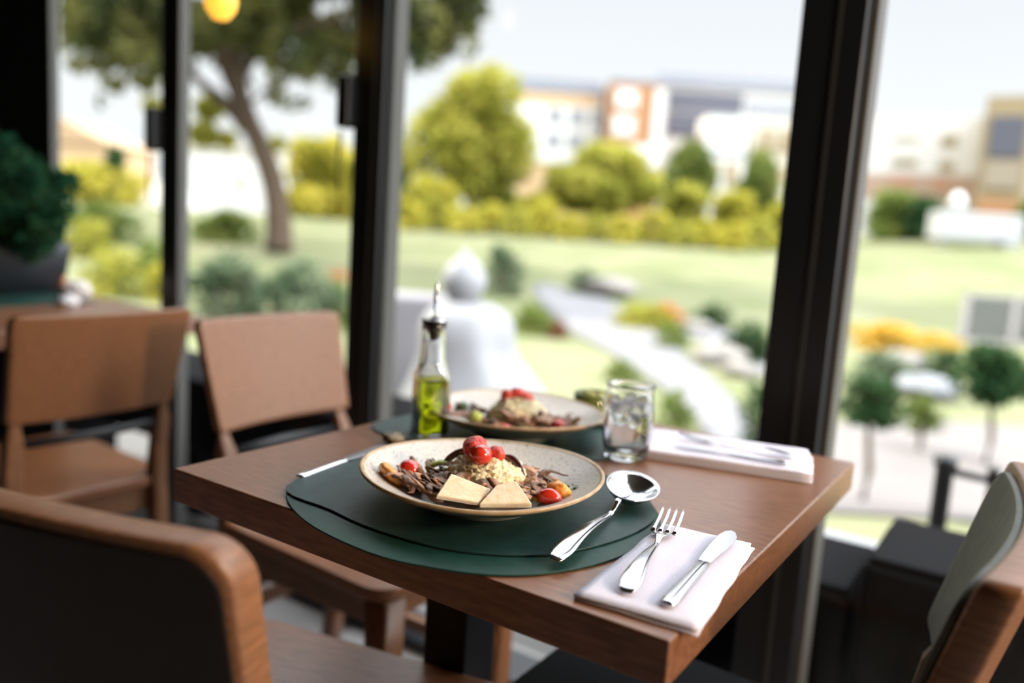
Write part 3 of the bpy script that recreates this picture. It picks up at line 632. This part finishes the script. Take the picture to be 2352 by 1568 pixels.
for k, (x, y) in enumerate(((1.9, -1.9), (-.9, -2.9), (-2.6, -1.6), (.2, -3.4))):
    o = empty('pendant_lamp', (x, y, 3.1), **T('warm pendant bulb hanging in the room behind the viewer', 'lamp', 'pendants behind the viewer'))
    obj('cord', tube([(0, 0, 0), (0, 0, -.8)], .003, 6), M_black, o)
    obj('bulb', lathe([(.0005, -.93), (.03, -.915), (.04, -.88), (.03, -.84), (.012, -.80)], 24), mat('warm_bulb', (1, .7, .4), .3, emit=(1, .62, .28), estr=4), o)
for k, (x, y, z) in enumerate(((1.50, .25, 1.45), (2.9, .30, 1.45))):  # unseen globes added at the right to warm and brighten right-facing edges
    o = empty('fill_globe', (x, y, 3.1), **T('unseen opal globe added at the right to light the table edge' if k == 0 else 'farther unseen opal globe added at the right for warm light', 'lamp'))
    obj('cord', tube([(0, 0, 0), (0, 0, z - 3.1 + .12)], .003, 6), M_black, o)
    obj('cap', lathe([(.0005, z - 3.1 + .14), (.03, z - 3.1 + .135), (.034, z - 3.1 + .108), (.0005, z - 3.1 + .105)], 20), M_black, o)
    obj('globe', lathe([(.12 * math.sin(pi * i / 16) + .0005, z - 3.1 - .12 * math.cos(pi * i / 16)) for i in range(17)], 28), bpy.data.materials.get('fill_globe_opal') or mat('fill_globe_opal', (.9, .8, .7), .3, emit=(1, .74, .50), estr=135), o)
# ================================================================ OUTSIDE
def gridmesh(name, pts_fn, nu, nv, m, parent=None, **kw):
    bm = bmesh.new(); v = [[bm.verts.new(pts_fn(i / nu, j / nv)) for j in range(nv + 1)] for i in range(nu + 1)]
    for i in range(nu):
        for j in range(nv): bm.faces.new((v[i][j], v[i + 1][j], v[i + 1][j + 1], v[i][j + 1]))
    return obj(name, bm, m, parent, **kw)
mg = mat('lawn_grass', (.118, .130, .062), .9, .1, col2=(.168, .168, .098), vscale=.30, detail=3)
def lawnpt(u, v):
    s = 1.0 + 129 * v ** 1.6; w = 4 + s * 1.05; q = Vector((0, 0, 0)) + cF * s + cRt * ((u - .5) * 2 * w)
    if q.y < 2.45: q.y = 2.45
    z = gz(q.x, q.y)
    return (q.x, q.y, z)
gridmesh('lawn', lawnpt, 60, 90, mg, **ST)
M_pave = mat('pale_terrace_paving', (0.0966, 0.0903, 0.0868), .7, col2=(0.108, 0.102, 0.098), vscale=2)
obj('terrace', bx((-12, WY + .2, -.12), (14, 2.4, -.01)), M_pave, smooth=False, **ST)
obj('retaining_wall', bx((-12, 2.40, -1.3), (14, 2.52, .03)), mat('grey_concrete_kerb', (0.21, 0.215, 0.23), .7), smooth=False, **ST)
def ribbon_ground(name, L, R, m, dz=.025, **kw):
    n = len(L); bm = bmesh.new(); LL = smoothpoly([G(*p) for p in L], 5, False); RR = smoothpoly([G(*p) for p in R], 5, False); rows = []
    for a, b_ in zip(LL, RR):
        rows.append([bm.verts.new(Vector((p.x, p.y, gz(p.x, p.y) + dz))) for p in (a.lerp(b_, k / 6) for k in range(7))])
    for r1, r2 in zip(rows, rows[1:]):
        for i in range(6): bm.faces.new((r1[i], r1[i + 1], r2[i + 1], r2[i]))
    return obj(name, bm, m, solid=.03, **kw)
M_gravel = mat('white_gravel', (.135, .130, .138), .8, col2=(.165, .158, .165), vscale=2)
ribbon_ground('garden_path', [(1218, 660), (1285, 745), (1400, 815), (1500, 880), (1590, 960), (1640, 1060)], [(1250, 652), (1400, 695), (1500, 760), (1560, 810), (1680, 920), (1760, 1060)], M_gravel, kind='structure')
ribbon_ground('garden_path', [(1880, 985), (2100, 975), (2352, 985), (2600, 1000)], [(1880, 1200), (2100, 1200), (2352, 1230), (2600, 1260)], mat('beige_paving', (0.141, 0.123, 0.118), .8, col2=(0.158, 0.141, 0.136), vscale=1.2), kind='structure')
ribbon_ground('garden_path', [(1560, 770), (1640, 800), (1740, 860), (1850, 930)], [(1570, 745), (1660, 760), (1790, 820), (1900, 900)], M_gravel, kind='structure')
# outdoor black troughs against the glass
def trough(x0, x1, y0, y1, z1, label):
    o = empty('planter_trough', ((x0 + x1) / 2, (y0 + y1) / 2, -.01), **T(label, 'planter'))
    hx, hy = (x1 - x0) / 2, (y1 - y0) / 2
    bm = bx((-hx, -hy, 0), (hx, hy, z1)); obj('box', bm, M_blackpad, o, smooth=False, bevel=.02, seg=3)
    obj('lid', bx((-hx + .01, -hy + .01, z1 - .01), (hx - .01, hy - .01, z1 + .012)), M_blackpad, o, smooth=False, bevel=.01, seg=3)
trough(-.035, 1.3, 1.08, 1.40, .470, 'long black outdoor bench box behind the glass at the right')
trough(-.50, -.045, 1.10, 1.42, .385, 'lower black outdoor box behind the glass, left of the long bench box')
o = empty('outdoor_bench', (-2.2, 1.27, -.01), **T('black outdoor bench behind the glass at the left, behind the chairs', 'bench'))
obj('seat', bx((-1.0, -.17, .25), (.98, .18, .50)), M_blackpad, o, smooth=False, bevel=.02, seg=3)
for x_ in (-.9, 0, .86): obj('leg', bx((x_ - .04, -.12, 0), (x_ + .04, .12, .25)), M_blackpad, o, smooth=False)
# low railing on the terrace edge
o = empty('railing', (.75, 2.2, -.01), **T('dark low metal railing on the terrace edge at the right', 'railing'))
rp1 = ony(2174, 1050, 2.2); rp2 = ony(2285, 1075, 2.25); rp0 = ony(2600, 1090, 2.3)
for k, (p_, r_) in enumerate(((rp1, .026), (rp2, .014), (rp0, .02))):
    obj('post', lathe([(.0005, 0), (r_, 0), (r_, p_.z - .02), (r_ * 1.3, p_.z - .018), (r_ * 1.3, p_.z + .01), (.0005, p_.z + .016)], 16, c=(p_.x - .75, p_.y - 2.2, 0)), M_frame, o)
obj('rail', tube([(p_.x - .75, p_.y - 2.2, p_.z - .03) for p_ in (rp1, rp2, rp0)], .012, 8), M_frame, o)
# ---- sculpture
M_st = mat('white_sculpture_stone', (.26, .26, .272), .6, col2=(.20, .197, .21), vscale=1.6)
sd = 5.0; sc_ = at(1066, 640, sd); pxm = sd / FPX
o = empty('stone_sculpture', (sc_.x, sc_.y, -1.0), **T('large white garden sculpture with a round pointed head and rounded shoulders', 'sculpture'))
zc = sc_.z + 1.0
obj('head', lathe([(.0005, zc + .20), (.018, zc + .17), (.055, zc + .125), (.105, zc + .075), (.138, zc + .01), (.135, zc - .05), (.105, zc - .11), (.07, zc - .15)], 36), M_st, o)
bm = bmesh.new(); pr_ = []
for z_, w_ in ((-.13, .08), (-.15, .16), (-.19, .235), (-.26, .285), (-.36, .30), (-.46, .30), (-.60, .36), (-.80, .46), (-1.1, .6), (-zc + .0, .7)): pr_.append((w_, zc + z_))
lathe(pr_, 40, bm, f=lambda a, r, z: (1 + .05 * math.sin(3 * a + z * 4) + .03 * math.sin(7 * a), 0))
for v in bm.verts:
    k = max(0, (zc - .38 - v.co.z)); v.co += cRt * (k * .38 * (1 if v.co.dot(cRt) > 0 else .5)) + cRt * .03
obj('body', bm, M_st, o)
o = obj('stone_block', bx((-.30, -.18, 0), (.30, .18, 1.53)), mat('pale_lilac_stone', (0.188, 0.174, 0.188), .7, col2=(0.211, 0.198, 0.208), vscale=3), smooth=False, bevel=.05, seg=4, **T('pale square stone block left of the white sculpture', 'stone'))
q = at(935, 760, 6.1); o.location = (q.x, q.y, -1.0); o.rotation_euler.z = math.radians(30)
# ---- vegetation
L_yel = leafmat('sunny_yellow_leaf', (0.34, 0.32, 0.045), (0.5, 0.43, 0.075), .45, .5)
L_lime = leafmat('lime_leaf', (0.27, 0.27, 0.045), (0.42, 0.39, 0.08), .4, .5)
L_mid = leafmat('mid_green_leaf', (0.11, 0.155, 0.038), (0.21, 0.235, 0.065), .35, .6)
L_dark = leafmat('dark_green_leaf', (0.0224, 0.0542, 0.0224), (0.0574, 0.102, 0.0382), .3, .8)
L_grey = leafmat('grey_green_leaf', (0.09, 0.13, 0.075), (0.17, 0.2, 0.12), .3, 1.0)
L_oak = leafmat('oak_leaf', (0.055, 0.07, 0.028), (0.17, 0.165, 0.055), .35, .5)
L_red = leafmat('orange_flower', (0.455, 0.112, 0.035), (0.56, 0.224, 0.084), .3, 2)
L_gold = leafmat('golden_flower', (0.525, 0.315, 0.042), (0.56, 0.385, 0.084), .3, 2)
L_mar = leafmat('maroon_leaf', (.10, .02, .015), (.18, .05, .03), .2, 2)
M_bark = mat('tree_bark', (0.064, 0.044, 0.03), .9, .2, col2=(0.096, 0.068, 0.048), vscale=6)
def bush(px0, py0, px1, py1, s, m, label, n=900, leaf=None, name='bush', grp=None, cat='bush', trunk=False, seed=1, base=None, dens=9):
    """a bush filling the pixel box, standing on the ground at depth s"""
    if s is None: q_ = G((px0 + px1) / 2, py1 - (py1 - py0) * .06); s = (q_ - CAM).dot(CF)
    cpt = at((px0 + px1) / 2, (py0 + py1) / 2, s); rx = (px1 - px0) / 2 * s / FPX; rz = (py1 - py0) / 2 * s / FPX
    zb = gz(cpt.x, cpt.y); o = empty(name, (cpt.x, cpt.y, zb), **T(label, cat, grp)); rg = random.Random(seed * 31 + int(px0))
    cl = []
    for k in range(dens):
        a = rg.uniform(0, 6.28); q = rg.uniform(0, .62); zz = rg.uniform(-.55, .62)
        w_ = math.sqrt(max(.1, 1 - zz * zz))
        cl.append((rx * q * w_ * math.cos(a), rx * q * w_ * math.sin(a), cpt.z - zb + rz * zz, rx * .45, rz * .42))
    # fit the extremes of the outline
    cl += [(cRt.x * rx * .58 * k, cRt.y * rx * .58 * k, cpt.z - zb - rz * .15, rx * .42, rz * .5) for k in (-1, 1)] + [(0, 0, cpt.z - zb + rz * .45, rx * .5, rz * .52)]
    h_ = cpt.z - zb
    if not trunk:
        for k in range(6): cl.append((rx * .5 * math.cos(k), rx * .5 * math.sin(k), max(h_ - rz * .7, .1) * .6, rx * .5, max(h_ - rz * .5, .1) * .6))
    leaves('foliage', cl, n, leaf or max(rx, rz) * .16, m, o, seed + int(px0))
    if trunk:
        tr_ = max(.02, rx * .10) if trunk is True else trunk
        obj('trunk', tube([(0, 0, -.05), (.03 * h_, 0, h_ * .35), (-.02 * h_, .02, h_ * .7), (0, 0, h_ + rz * .3)], [tr_ * 1.3, tr_, tr_ * .8, tr_ * .4], 10), M_bark, o)
    else:
        bm = bmesh.new()
        for k in range(5):
            a = k * 1.26; tube([(0, 0, -.03), (rx * .2 * math.cos(a), rx * .2 * math.sin(a), h_ * .5), (rx * .45 * math.cos(a), rx * .45 * math.sin(a), h_)], [rx * .05, rx * .035, rx * .015], 6, bm)
        obj('stems', bm, M_bark, o)
    return o
# big oak
td = 34.0; tb = at(640, 566, td); tb.z = gz(tb.x, tb.y)
o = empty('oak_tree', tb, **T('big old tree with a leaning trunk and dark crown across the top left', 'tree'))
def tp(x, y, ds=0): return at(x, y, td + ds) - tb
obj('trunk', tube(smoothpoly([tp(640, 575), tp(640, 500), tp(628, 420), tp(600, 340), tp(568, 270), tp(545, 200), tp(520, 110), tp(500, 20)], 4, False), [1.3 * w_ for w_ in (.46, .43, .42, .41, .40, .39, .38, .37, .37, .37, .36, .35, .34, .34, .33, .32, .32, .32, .31, .31, .34, .38, .42, .45, .45, .42, .38, .33, .28)], 14), M_bark, o)
for pts, r0 in (([(590, 310), (520, 240), (460, 190), (400, 120)], .42), ([(545, 200), (600, 110), (690, 60), (800, 20)], .22), ([(520, 110), (430, 40), (330, 20)], .2), ([(560, 250), (620, 200), (720, 130)], .12), ([(640, 100), (800, 40), (1000, 30), (1100, 60)], .14)):
    q_ = smoothpoly([tp(*p) for p in pts], 4, False); obj('branch', tube(q_, [r0 * (1 - .8 * i / (len(q_) - 1)) for i in range(len(q_))], 8), M_bark, o)
cl = []; rg = random.Random(77)
def cpx(x, y, r, ds=None):
    p_ = tp(x, y, rg.uniform(-4, 4) if ds is None else ds); rr = r * td / FPX; cl.append((p_.x, p_.y, p_.z, rr, rr * .8))
for x, y, r in ((190, 40, 55), (260, 90, 60), (330, 60, 60), (230, 140, 38), (320, 150, 45), (400, 110, 50), (350, 20, 60), (450, 40, 60), (540, 40, 55), (560, 110, 40), (500, 130, 30), (610, 60, 40), (660, 110, 50), (720, 60, 50), (760, 130, 45), (790, 50, 40), (700, 170, 30), (770, 190, 28), (640, 220, 28), (690, 240, 22), (960, 40, 60), (1010, 100, 50), (1060, 50, 45), (970, 130, 40), (1080, 110, 26), (900, 60, 60), (860, 120, 50), (420, 160, 28), (260, 190, 24), (1100, 20, 30), (170, 100, 30), (480, 90, 45), (640, 20, 55), (840, 10, 50), (560, 180, 24), (200, 70, 60), (300, 120, 50), (360, 90, 55), (240, 30, 70), (330, 190, 26), (460, 90, 55), (500, 60, 60), (600, 100, 45), (680, 50, 60), (740, 100, 50), (780, 160, 36), (700, 140, 40), (640, 170, 30), (800, 90, 50), (950, 90, 50), (1040, 20, 60), (180, 150, 26), (230, 230, 18), (590, 30, 60), (350, 150, 40)): cpx(x, y, r)
for k in range(60): cpx(rg.uniform(100, 1150), rg.uniform(-420, -40), rg.uniform(60, 100), rg.uniform(-9, 5))
leaves('crown', cl, 38000, .42, L_oak, o, 5, aspect=1.5)
cl = []
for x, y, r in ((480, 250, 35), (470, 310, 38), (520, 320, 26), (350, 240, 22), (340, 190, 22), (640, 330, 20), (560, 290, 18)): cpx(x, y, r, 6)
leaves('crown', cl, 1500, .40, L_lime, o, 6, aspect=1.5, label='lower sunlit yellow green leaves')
# mid-distance trees and bushes
V = [(925, 165, 1240, 478, 57, L_lime, 'tall round sunlit tree just right of the thick window post', 9000, 'tree', 1),
     (1240, 322, 1530, 500, 56, L_lime, 'broad rounded light green tree in front of the orange tower', 7000, 'tree', 1),
     (1520, 318, 1650, 480, 60, L_mid, 'small green tree left of the white terraced house', 3000, 'tree', 1),
     (1690, 340, 1790, 530, 57, L_mid, 'slender green tree in front of the white terraced house', 1800, 'tree', 1),
     (655, 312, 860, 468, 57, L_yel, 'bright yellow green tree right of the big leaning trunk', 6000, 'tree', 0),
     (1990, 435, 2120, 530, 56, L_mid, 'round green bush before the white building at the right', 900, 'bush', 0),
     (2080, 450, 2165, 520, 54, L_dark, 'darker bush right of the round green bush near the white building', 500, 'bush', 0),
     (2330, 455, 2420, 500, 57, L_mid, 'green bush at the right frame edge below the glazed tower', 300, 'bush', 0),
     (245, 335, 285, 390, 52, L_dark, 'small dark tree beside the gabled house', 300, 'tree', 1),
     (135, 370, 340, 445, 56, L_yel, 'low yellow hedge in front of the gabled house', 900, 'hedge', 0)]
for k, (a, b_, c_, d_, s, m, lb, n, nm, tr_) in enumerate(V):
    bush(a, b_, c_, d_, s, m, lb, n, name=nm, cat=nm, trunk=bool(tr_), seed=k + 2, leaf=.50 if s > 40 else None, dens=16)
for k, (a, b_, c_, d_, s, m, lb, n) in enumerate([(1510, 420, 1640, 520, 54, L_lime, 'pale green bush mass below the dark glazed office block', 1800), (1630, 440, 1740, 525, 53, L_yel, 'yellow green bush mass below the white terraced house', 1500), (1740, 460, 1850, 540, 53, L_yel, 'yellow green bush beside the wide post at the far lawn edge', 1200), (925, 400, 1060, 490, 53, L_yel, 'yellow bush mass left under the tall round tree', 1500), (1060, 420, 1200, 490, 62, L_mid, 'green bush mass behind the tall round tree', 1500), (1180, 440, 1290, 495, 53.5, L_yel, 'yellow bush between the two large round trees', 1200), (840, 300, 960, 470, 62, L_mid, 'green tree mostly hidden by the thick window post', 2000)]):
    bush(a, b_, c_, d_, s, m, lb, n, seed=k + 200, leaf=.42, dens=14)
leaves_y = [(940 + k * 62, 485 + k * 4.6) for k in range(14)]
for k, (x, y) in enumerate(leaves_y):
    bush(x - 42, y - (28, 44, 20, 36)[k % 4], x + 42, y + 8, 49 + 1.6 * (k % 2), (L_yel, L_lime, L_yel)[k % 3], 'low yellow green bush in the row along the far lawn edge', 260, grp='row of low bushes along the far lawn edge', seed=k + 40, leaf=.34)
N_ = [(440, 480, 600, 560, None, L_mid, 'shaded green bush at the foot of the hall lawn, left of the leaning trunk', 1200),
      (140, 500, 260, 600, None, L_lime, 'light green bush half hidden by the planter leaves', 1200),
      (330, 600, 400, 700, None, L_yel, 'bright yellow green bush low beside the narrow left post', 800),
      (1100, 560, 1210, 690, None, L_grey, 'hazy green bush behind the head of the white sculpture', 1000),
      (430, 575, 620, 745, None, L_grey, 'grey green shrub between the two left posts, behind the chair backs', 1500),
      (580, 590, 800, 760, None, L_grey, 'wide grey green shrub left of the thick window post', 1700),
      (700, 640, 830, 760, None, L_mid, 'leafy shrub directly beside the thick window post', 900),
      (300, 545, 420, 690, None, L_mid, 'green shrub behind the narrow left post', 900),
      (180, 560, 330, 690, None, L_lime, 'light green shrub right of the planter', 1000),
      (150, 455, 330, 560, None, L_mid, 'soft green bush above the planter leaves', 800),
      (225, 490, 330, 520, None, L_dark, 'dark low bush on the left lawn', 300),
      (1175, 695, 1290, 775, None, L_mid, 'clipped green ball bush right of the sculpture', 900),
      (1250, 730, 1315, 782, None, L_mar, 'small maroon bush beside the clipped green ball bush', 400),
      (1400, 690, 1560, 760, None, L_lime, 'yellow green bush behind the orange flowers', 700),
      (1490, 735, 1590, 805, None, L_mid, 'green bush below the orange flowers', 500),
      (1580, 690, 1690, 760, None, L_dark, 'dark green hedge plant right of the orange flowers', 600),
      (1650, 730, 1790, 840, None, L_dark, 'dark green hedge plant left of the wide right post', 900),
      (1290, 610, 1400, 680, None, L_grey, 'hazy grey green bush at the upper end of the gravel path', 500),
      (1500, 890, 1600, 1000, None, L_mid, 'bright green plant right of the water glass', 700),
      (1380, 820, 1480, 880, None, L_mid, 'low green plant between path and water glass', 500),
      (1690, 860, 1790, 1010, 8, L_dark, 'dark narrow plant just left of the wide right post', 500),
      (1925, 850, 2090, 1010, 6.6, L_dark, 'small standard tree right of the wide post, thin trunk on the paving', 1300),
      (2060, 900, 2180, 1010, 8.5, L_mid, 'small green tree behind the standard tree', 600),
      (2180, 790, 2400, 945, 8.0, L_dark, 'larger dark standard tree at the right frame edge', 1500),
      (1960, 800, 2110, 900, None, L_grey, 'grey green shrub below the golden flowers', 700),
      (2110, 800, 2230, 870, None, L_dark, 'dark shrub below the slatted screen', 500)]
for k, (a, b_, c_, d_, s, m, lb, n) in enumerate(N_):
    bush(a, b_, c_, d_, s, m, lb, n, trunk=(.03 if 'standard' in lb or 'small green tree' in lb else False), seed=k + 80, name='tree' if ('tree' in lb) else 'bush', cat='tree' if 'tree' in lb else 'bush')
for k, (a, b_, c_, d_, s, m, lb, n) in enumerate([(1475, 690, 1580, 760, None, L_red, 'bank of orange red flowers right of the gravel path', 700), (1955, 740, 2130, 810, None, L_gold, 'golden flowers right of the wide post', 700), (2090, 765, 2215, 800, None, L_gold, 'orange gold flowers below the slatted screen', 400), (745, 610, 800, 650, None, L_red, 'faded red flowers at the left of the thick post', 200)]):
    bush(a, b_, c_, d_, s, m, lb, n, name='flower_bush', cat='flowers', seed=k + 120)
M_rock = mat('pale_rock', (0.167, 0.15, 0.135), .8, col2=(0.202, 0.184, 0.167), vscale=6); M_rockg = mat('grey_rock', (0.147, 0.152, 0.167), .8, col2=(0.206, 0.211, 0.225), vscale=6)
for k, (x, y, w_, s, g_) in enumerate(((2070, 832, 60, 9.5, 0), (2045, 862, 25, 9.2, 0), (2160, 850, 26, 9.6, 0), (2130, 890, 70, 9.0, 1), (2290, 870, 40, 7.6, 0), (1600, 750, 36, 12.5, 0), (1650, 815, 60, 10.5, 0), (1400, 660, 60, 20, 0), (1700, 850, 45, 9.8, 0), (560, 655, 40, 8.2, 0))):
    c_ = G(x, y + w_ * .35); s = (c_ - CAM).dot(CF); r_ = w_ * s / FPX; z0 = c_.z
    h_ = r_ * .8; bm = blob(1, .3, 1.6, k, 3)
    for v in bm.verts: v.co.x *= r_; v.co.y *= r_; v.co.z = (v.co.z * .5 + .5) * h_
    lb = ['pale rock below the golden flowers', 'small pale rock left in the right flower bed', 'pale rock under the slatted screen', 'large grey rock between the standard trees', 'pale rock glimpsed within the dark standard tree', 'pale rock beside the orange flowers', 'broad pale rock left of the dark hedge plants', 'pale rock on the lawn above the gravel path', 'pale rock close to the wide right post', 'pale pinkish rock among the left shrubs'][k]
    o = obj('rock', bm, M_rockg if g_ else M_rock, **T(lb, 'rock')); o.location = (c_.x, c_.y, z0 - .02)
# ---- buildings
M_cream = mat('cream_render', (0.496, 0.446, 0.36), .8); M_orangew = mat('orange_brick', (0.357, 0.178, 0.084), .8); M_peach = mat('peach_render', (0.485, 0.333, 0.193), .8)
M_greyr = mat('grey_roof', (.22, .23, .27), .6); M_win = mat('dark_window', (.10, .10, .125), .5, .25); M_whitew = mat('white_render', (0.62, 0.607, 0.592), .8)
M_winl = mat('pale_window', (0.273, 0.278, 0.298), .2, .6); M_beige = mat('tan_frame', (0.288, 0.218, 0.121), .7); M_brick2 = mat('salmon_brick', (0.434, 0.223, 0.149), .8)
def facade(name, label, s, x0, y0, x1, y1, depth, wallm, rz=None, wins=(), bands=(), roof=None, cat='building'):
    """building whose camera-side face fills the pixel box at depth s; local x to the right, y away"""
    a = at(x0, y1, s); b_ = at(x1, y1, s); w_ = (b_ - a).length; mid = (a + b_) / 2; sc = s / FPX
    zb = gz(mid.x, mid.y) - .4; top = at((x0 + x1) / 2, y0, s).z - zb
    o = empty(name, (mid.x, mid.y, zb), math.atan2(cRt.y, cRt.x) if rz is None else rz, **T(label, cat))
    obj('wall', bx((-w_ / 2, 0, 0), (w_ / 2, depth, top)), wallm, o, smooth=False)
    ppx = w_ / (x1 - x0)
    def R_(q, d0, m, nm, d1=.1):
        u0, v0, u1, v1 = q; X0 = (u0 - x0) * ppx - w_ / 2; X1 = (u1 - x0) * ppx - w_ / 2; Z1 = top - (v0 - y0) * ppx; Z0 = max(.05, top - (v1 - y0) * ppx)
        return obj(nm, bx((X0, -d0, Z0), (X1, d1, Z1)), m, o, smooth=False)
    for q, m in bands: R_(q, .15, m, 'wall_band')
    for q, m in wins:
        f_ = R_(q, .22, m, 'window')
    if roof:
        ov, h_, m = roof; obj('roof', bx((-w_ / 2 - ov, -ov, top), (w_ / 2 + ov, depth, top + h_)), m, o, smooth=False)
    return o
facade('apartment_building', 'long peach building with a grey roof left of the orange tower', 73, 1180, 215, 1366, 380, 10, M_peach, wins=[((1250 + 50 * i, 250 + 55 * j, 1285 + 50 * i, 285 + 55 * j), M_winl) for i in range(3) for j in range(2)], bands=[((1182, 245, 1365, 372), M_whitew)], roof=(.1, 1.1, M_greyr))
facade('tower_block', 'orange brick tower with pale windows in the centre distance', 70, 1390, 195, 1512, 380, 8, M_orangew, wins=[((1402, 210, 1452, 250), M_whitew), ((1400, 268, 1450, 312), M_whitew)], bands=[((1390, 330, 1512, 380), M_whitew), ((1490, 205, 1512, 330), M_whitew)], roof=(.1, .3, M_greyr))
facade('office_building', 'long dark glazed office block right of the orange tower', 78, 1505, 208, 1850, 400, 12, M_whitew, wins=[((1520, 222, 1690, 262), M_win), ((1520, 268, 1680, 320), M_win), ((1700, 230, 1840, 262), M_winl)], roof=(.6, .9, M_greyr))
facade('terraced_house', 'white terraced house with balconies left of the wide right post', 72, 1612, 270, 1705, 430, 4, M_whitew, wins=[((1625, 372, 1650, 425), M_beige), ((1665, 372, 1690, 425), M_beige)], bands=[((1612, 345, 1705, 356), M_greyr)])
facade('terraced_house', 'cream balconied house directly beside the wide right post', 73, 1712, 280, 1830, 440, 3.5, M_cream, wins=[((1725, 330, 1820, 345), M_beige), ((1725, 395, 1820, 408), M_peach), ((1740, 300, 1760, 325), M_beige), ((1780, 300, 1800, 325), M_beige)])
facade('office_building', 'low white office building with a salmon ground floor at the right', 70, 1975, 270, 2215, 500, 9, M_whitew, rz=math.atan2(cRt.y, cRt.x) - .40, wins=[((2135, 312, 2165, 332), M_beige), ((2035, 312, 2090, 320), M_cream), ((2040, 365, 2090, 378), M_beige), ((2135, 370, 2165, 386), M_beige), ((2040, 408, 2090, 425), M_brick2), ((2130, 410, 2160, 430), M_brick2)], bands=[((1975, 400, 2240, 455), mat('pale_salmon', (0.387, 0.273, 0.208), .8))])
facade('tower_block', 'tan framed tower with a tall dark glazed front at the right frame edge', 62, 2238, 225, 2335, 500, 7, M_beige, rz=math.atan2(cRt.y, cRt.x) - .50, wins=[((2252, 270, 2322, 360), M_win), ((2252, 368, 2322, 430), mat('brown_window', (.30, .25, .19), .4)), ((2245, 455, 2330, 490), M_orangew)])
facade('office_building', 'cream wing right of the tan framed tower', 62, 2352, 205, 2480, 500, 7, M_cream, rz=math.atan2(cRt.y, cRt.x) - .52)
facade('cottage', 'small peach gabled house seen between the two leftmost posts', 66, 120, 330, 252, 400, 8, M_peach)
c_ = [o_ for o_ in C.objects if o_.name.startswith('cottage')][0]
bm = bmesh.new(); ppx = 66 / FPX; ztop = [h for h in c_.children][0].dimensions.z
zt_ = at(186, 330, 66).z - c_.location.z
loft(bm, [[(-2.9, -.3, zt_), (2.7, -.3, zt_), (-1.5, -.3, zt_ + 1.9)], [(-2.9, 8, zt_), (2.7, 8, zt_), (-1.5, 8, zt_ + 1.9)]]); obj('roof', bm, mat('tan_roof', (0.372, 0.252, 0.15), .8), c_, smooth=False)
facade('event_hall', 'bright white hall behind the big leaning trunk', 68, 425, 348, 612, 470, 10, M_whitew, wins=[((540, 400, 570, 425), M_cream)], roof=(.3, .35, M_cream))
bm = bmesh.new(); q = at(345, 462, 58); zb = gz(q.x, q.y)
h_ = at(375, 370, 58).z - zb
loft(bm, [[(-1.5, 0, 0), (1.4, 0, 0), (1.4, 3, 0), (-1.5, 3, 0)], [(-.6, .6, h_ * .45), (1.2, .6, h_ * .45), (1.2, 2.4, h_ * .45), (-.6, 2.4, h_ * .45)], [(.7, 1.2, h_), (.9, 1.2, h_), (.9, 1.7, h_), (.7, 1.7, h_)]])
obj('marquee_tent', bm, M_whitew, smooth=False, **T('white pointed tent left of the narrow post', 'tent')).location = (q.x, q.y, zb)
bpy.context.view_layer.update()
# white site trailer / sign on the lawn at the right, small figure-like post, slatted screen
tq = G(2250, 568); ts = (tq - CAM).dot(CF); M_tr = mat('bright_white_panel', (0.36, 0.36, 0.37), .5)
o = empty('site_trailer', tq, math.atan2(cRt.y, cRt.x), **T('long white box on the lawn at the right frame edge', 'trailer'))
w_ = 193 * ts / FPX; hh = 62 * ts / FPX; lo_ = 14 * ts / FPX
obj('body', bx((-w_ / 2, 0, lo_), (w_ / 2, 1.6, lo_ + hh)), M_tr, o, smooth=False, bevel=.08, seg=3)
obj('support', bx((w_ / 2 - 1.0, .1, 0), (w_ / 2 - .1, 1.4, lo_ + .02)), M_tr, o, smooth=False); obj('support', bx((-w_ / 2 + .3, .3, 0), (-w_ / 2 + .5, 1.2, lo_ + .02)), M_tr, o, smooth=False)
q = at(2198, 478, ts + 1.9 + 1.5); zq = gz(q.x, q.y)
bm = lathe([(.0005, 0), (.16, 0), (.16, q.z - zq), (.42, q.z - zq + .1), (.45, q.z - zq + .5), (.25, q.z - zq + .9), (.0005, q.z - zq + 1.0)], 16)
obj('bollard_lamp', bm, M_white, **T('white round topped post standing behind the long white box', 'lamp post')).location = (q.x, q.y, zq)
sq = G(2320, 792); ss = (sq - CAM).dot(CF); W2 = 240 * ss / FPX; H2 = 112 * ss / FPX
o = empty('slatted_screen', sq, math.atan2(cRt.y, cRt.x), **T('dark slatted screen in a pale frame on the lower lawn at the right', 'screen'))
bm = bmesh.new(); fw = W2 * .06
for xa, xb, za, zb_ in ((-W2 / 2, -W2 / 2 + fw, 0, H2), (-fw / 2, fw / 2, 0, H2), (W2 / 2 - fw, W2 / 2, 0, H2), (-W2 / 2, W2 / 2, H2 - fw * .5, H2), (-W2 / 2, W2 / 2, 0, fw * .5)): box(bm, (xa, -.03, za), (xb, .05, zb_))
obj('frame', bm, mat('pale_pink_frame', (.34, .31, .30), .7), o, smooth=False)
for i in range(2):
    xa = -W2 / 2 + fw + i * (W2 / 2 - fw / 2); xb = xa + W2 / 2 - fw * 1.5
    for k in range(6):
        z_ = fw * .5 + k * (H2 - fw) / 6; obj('slat', bx((xa, -.02, z_ + .01), (xb, .03, z_ + (H2 - fw) / 6 * .86)), mat('slate_grey_slat', (.06, .06, .075), .5), o, smooth=False)
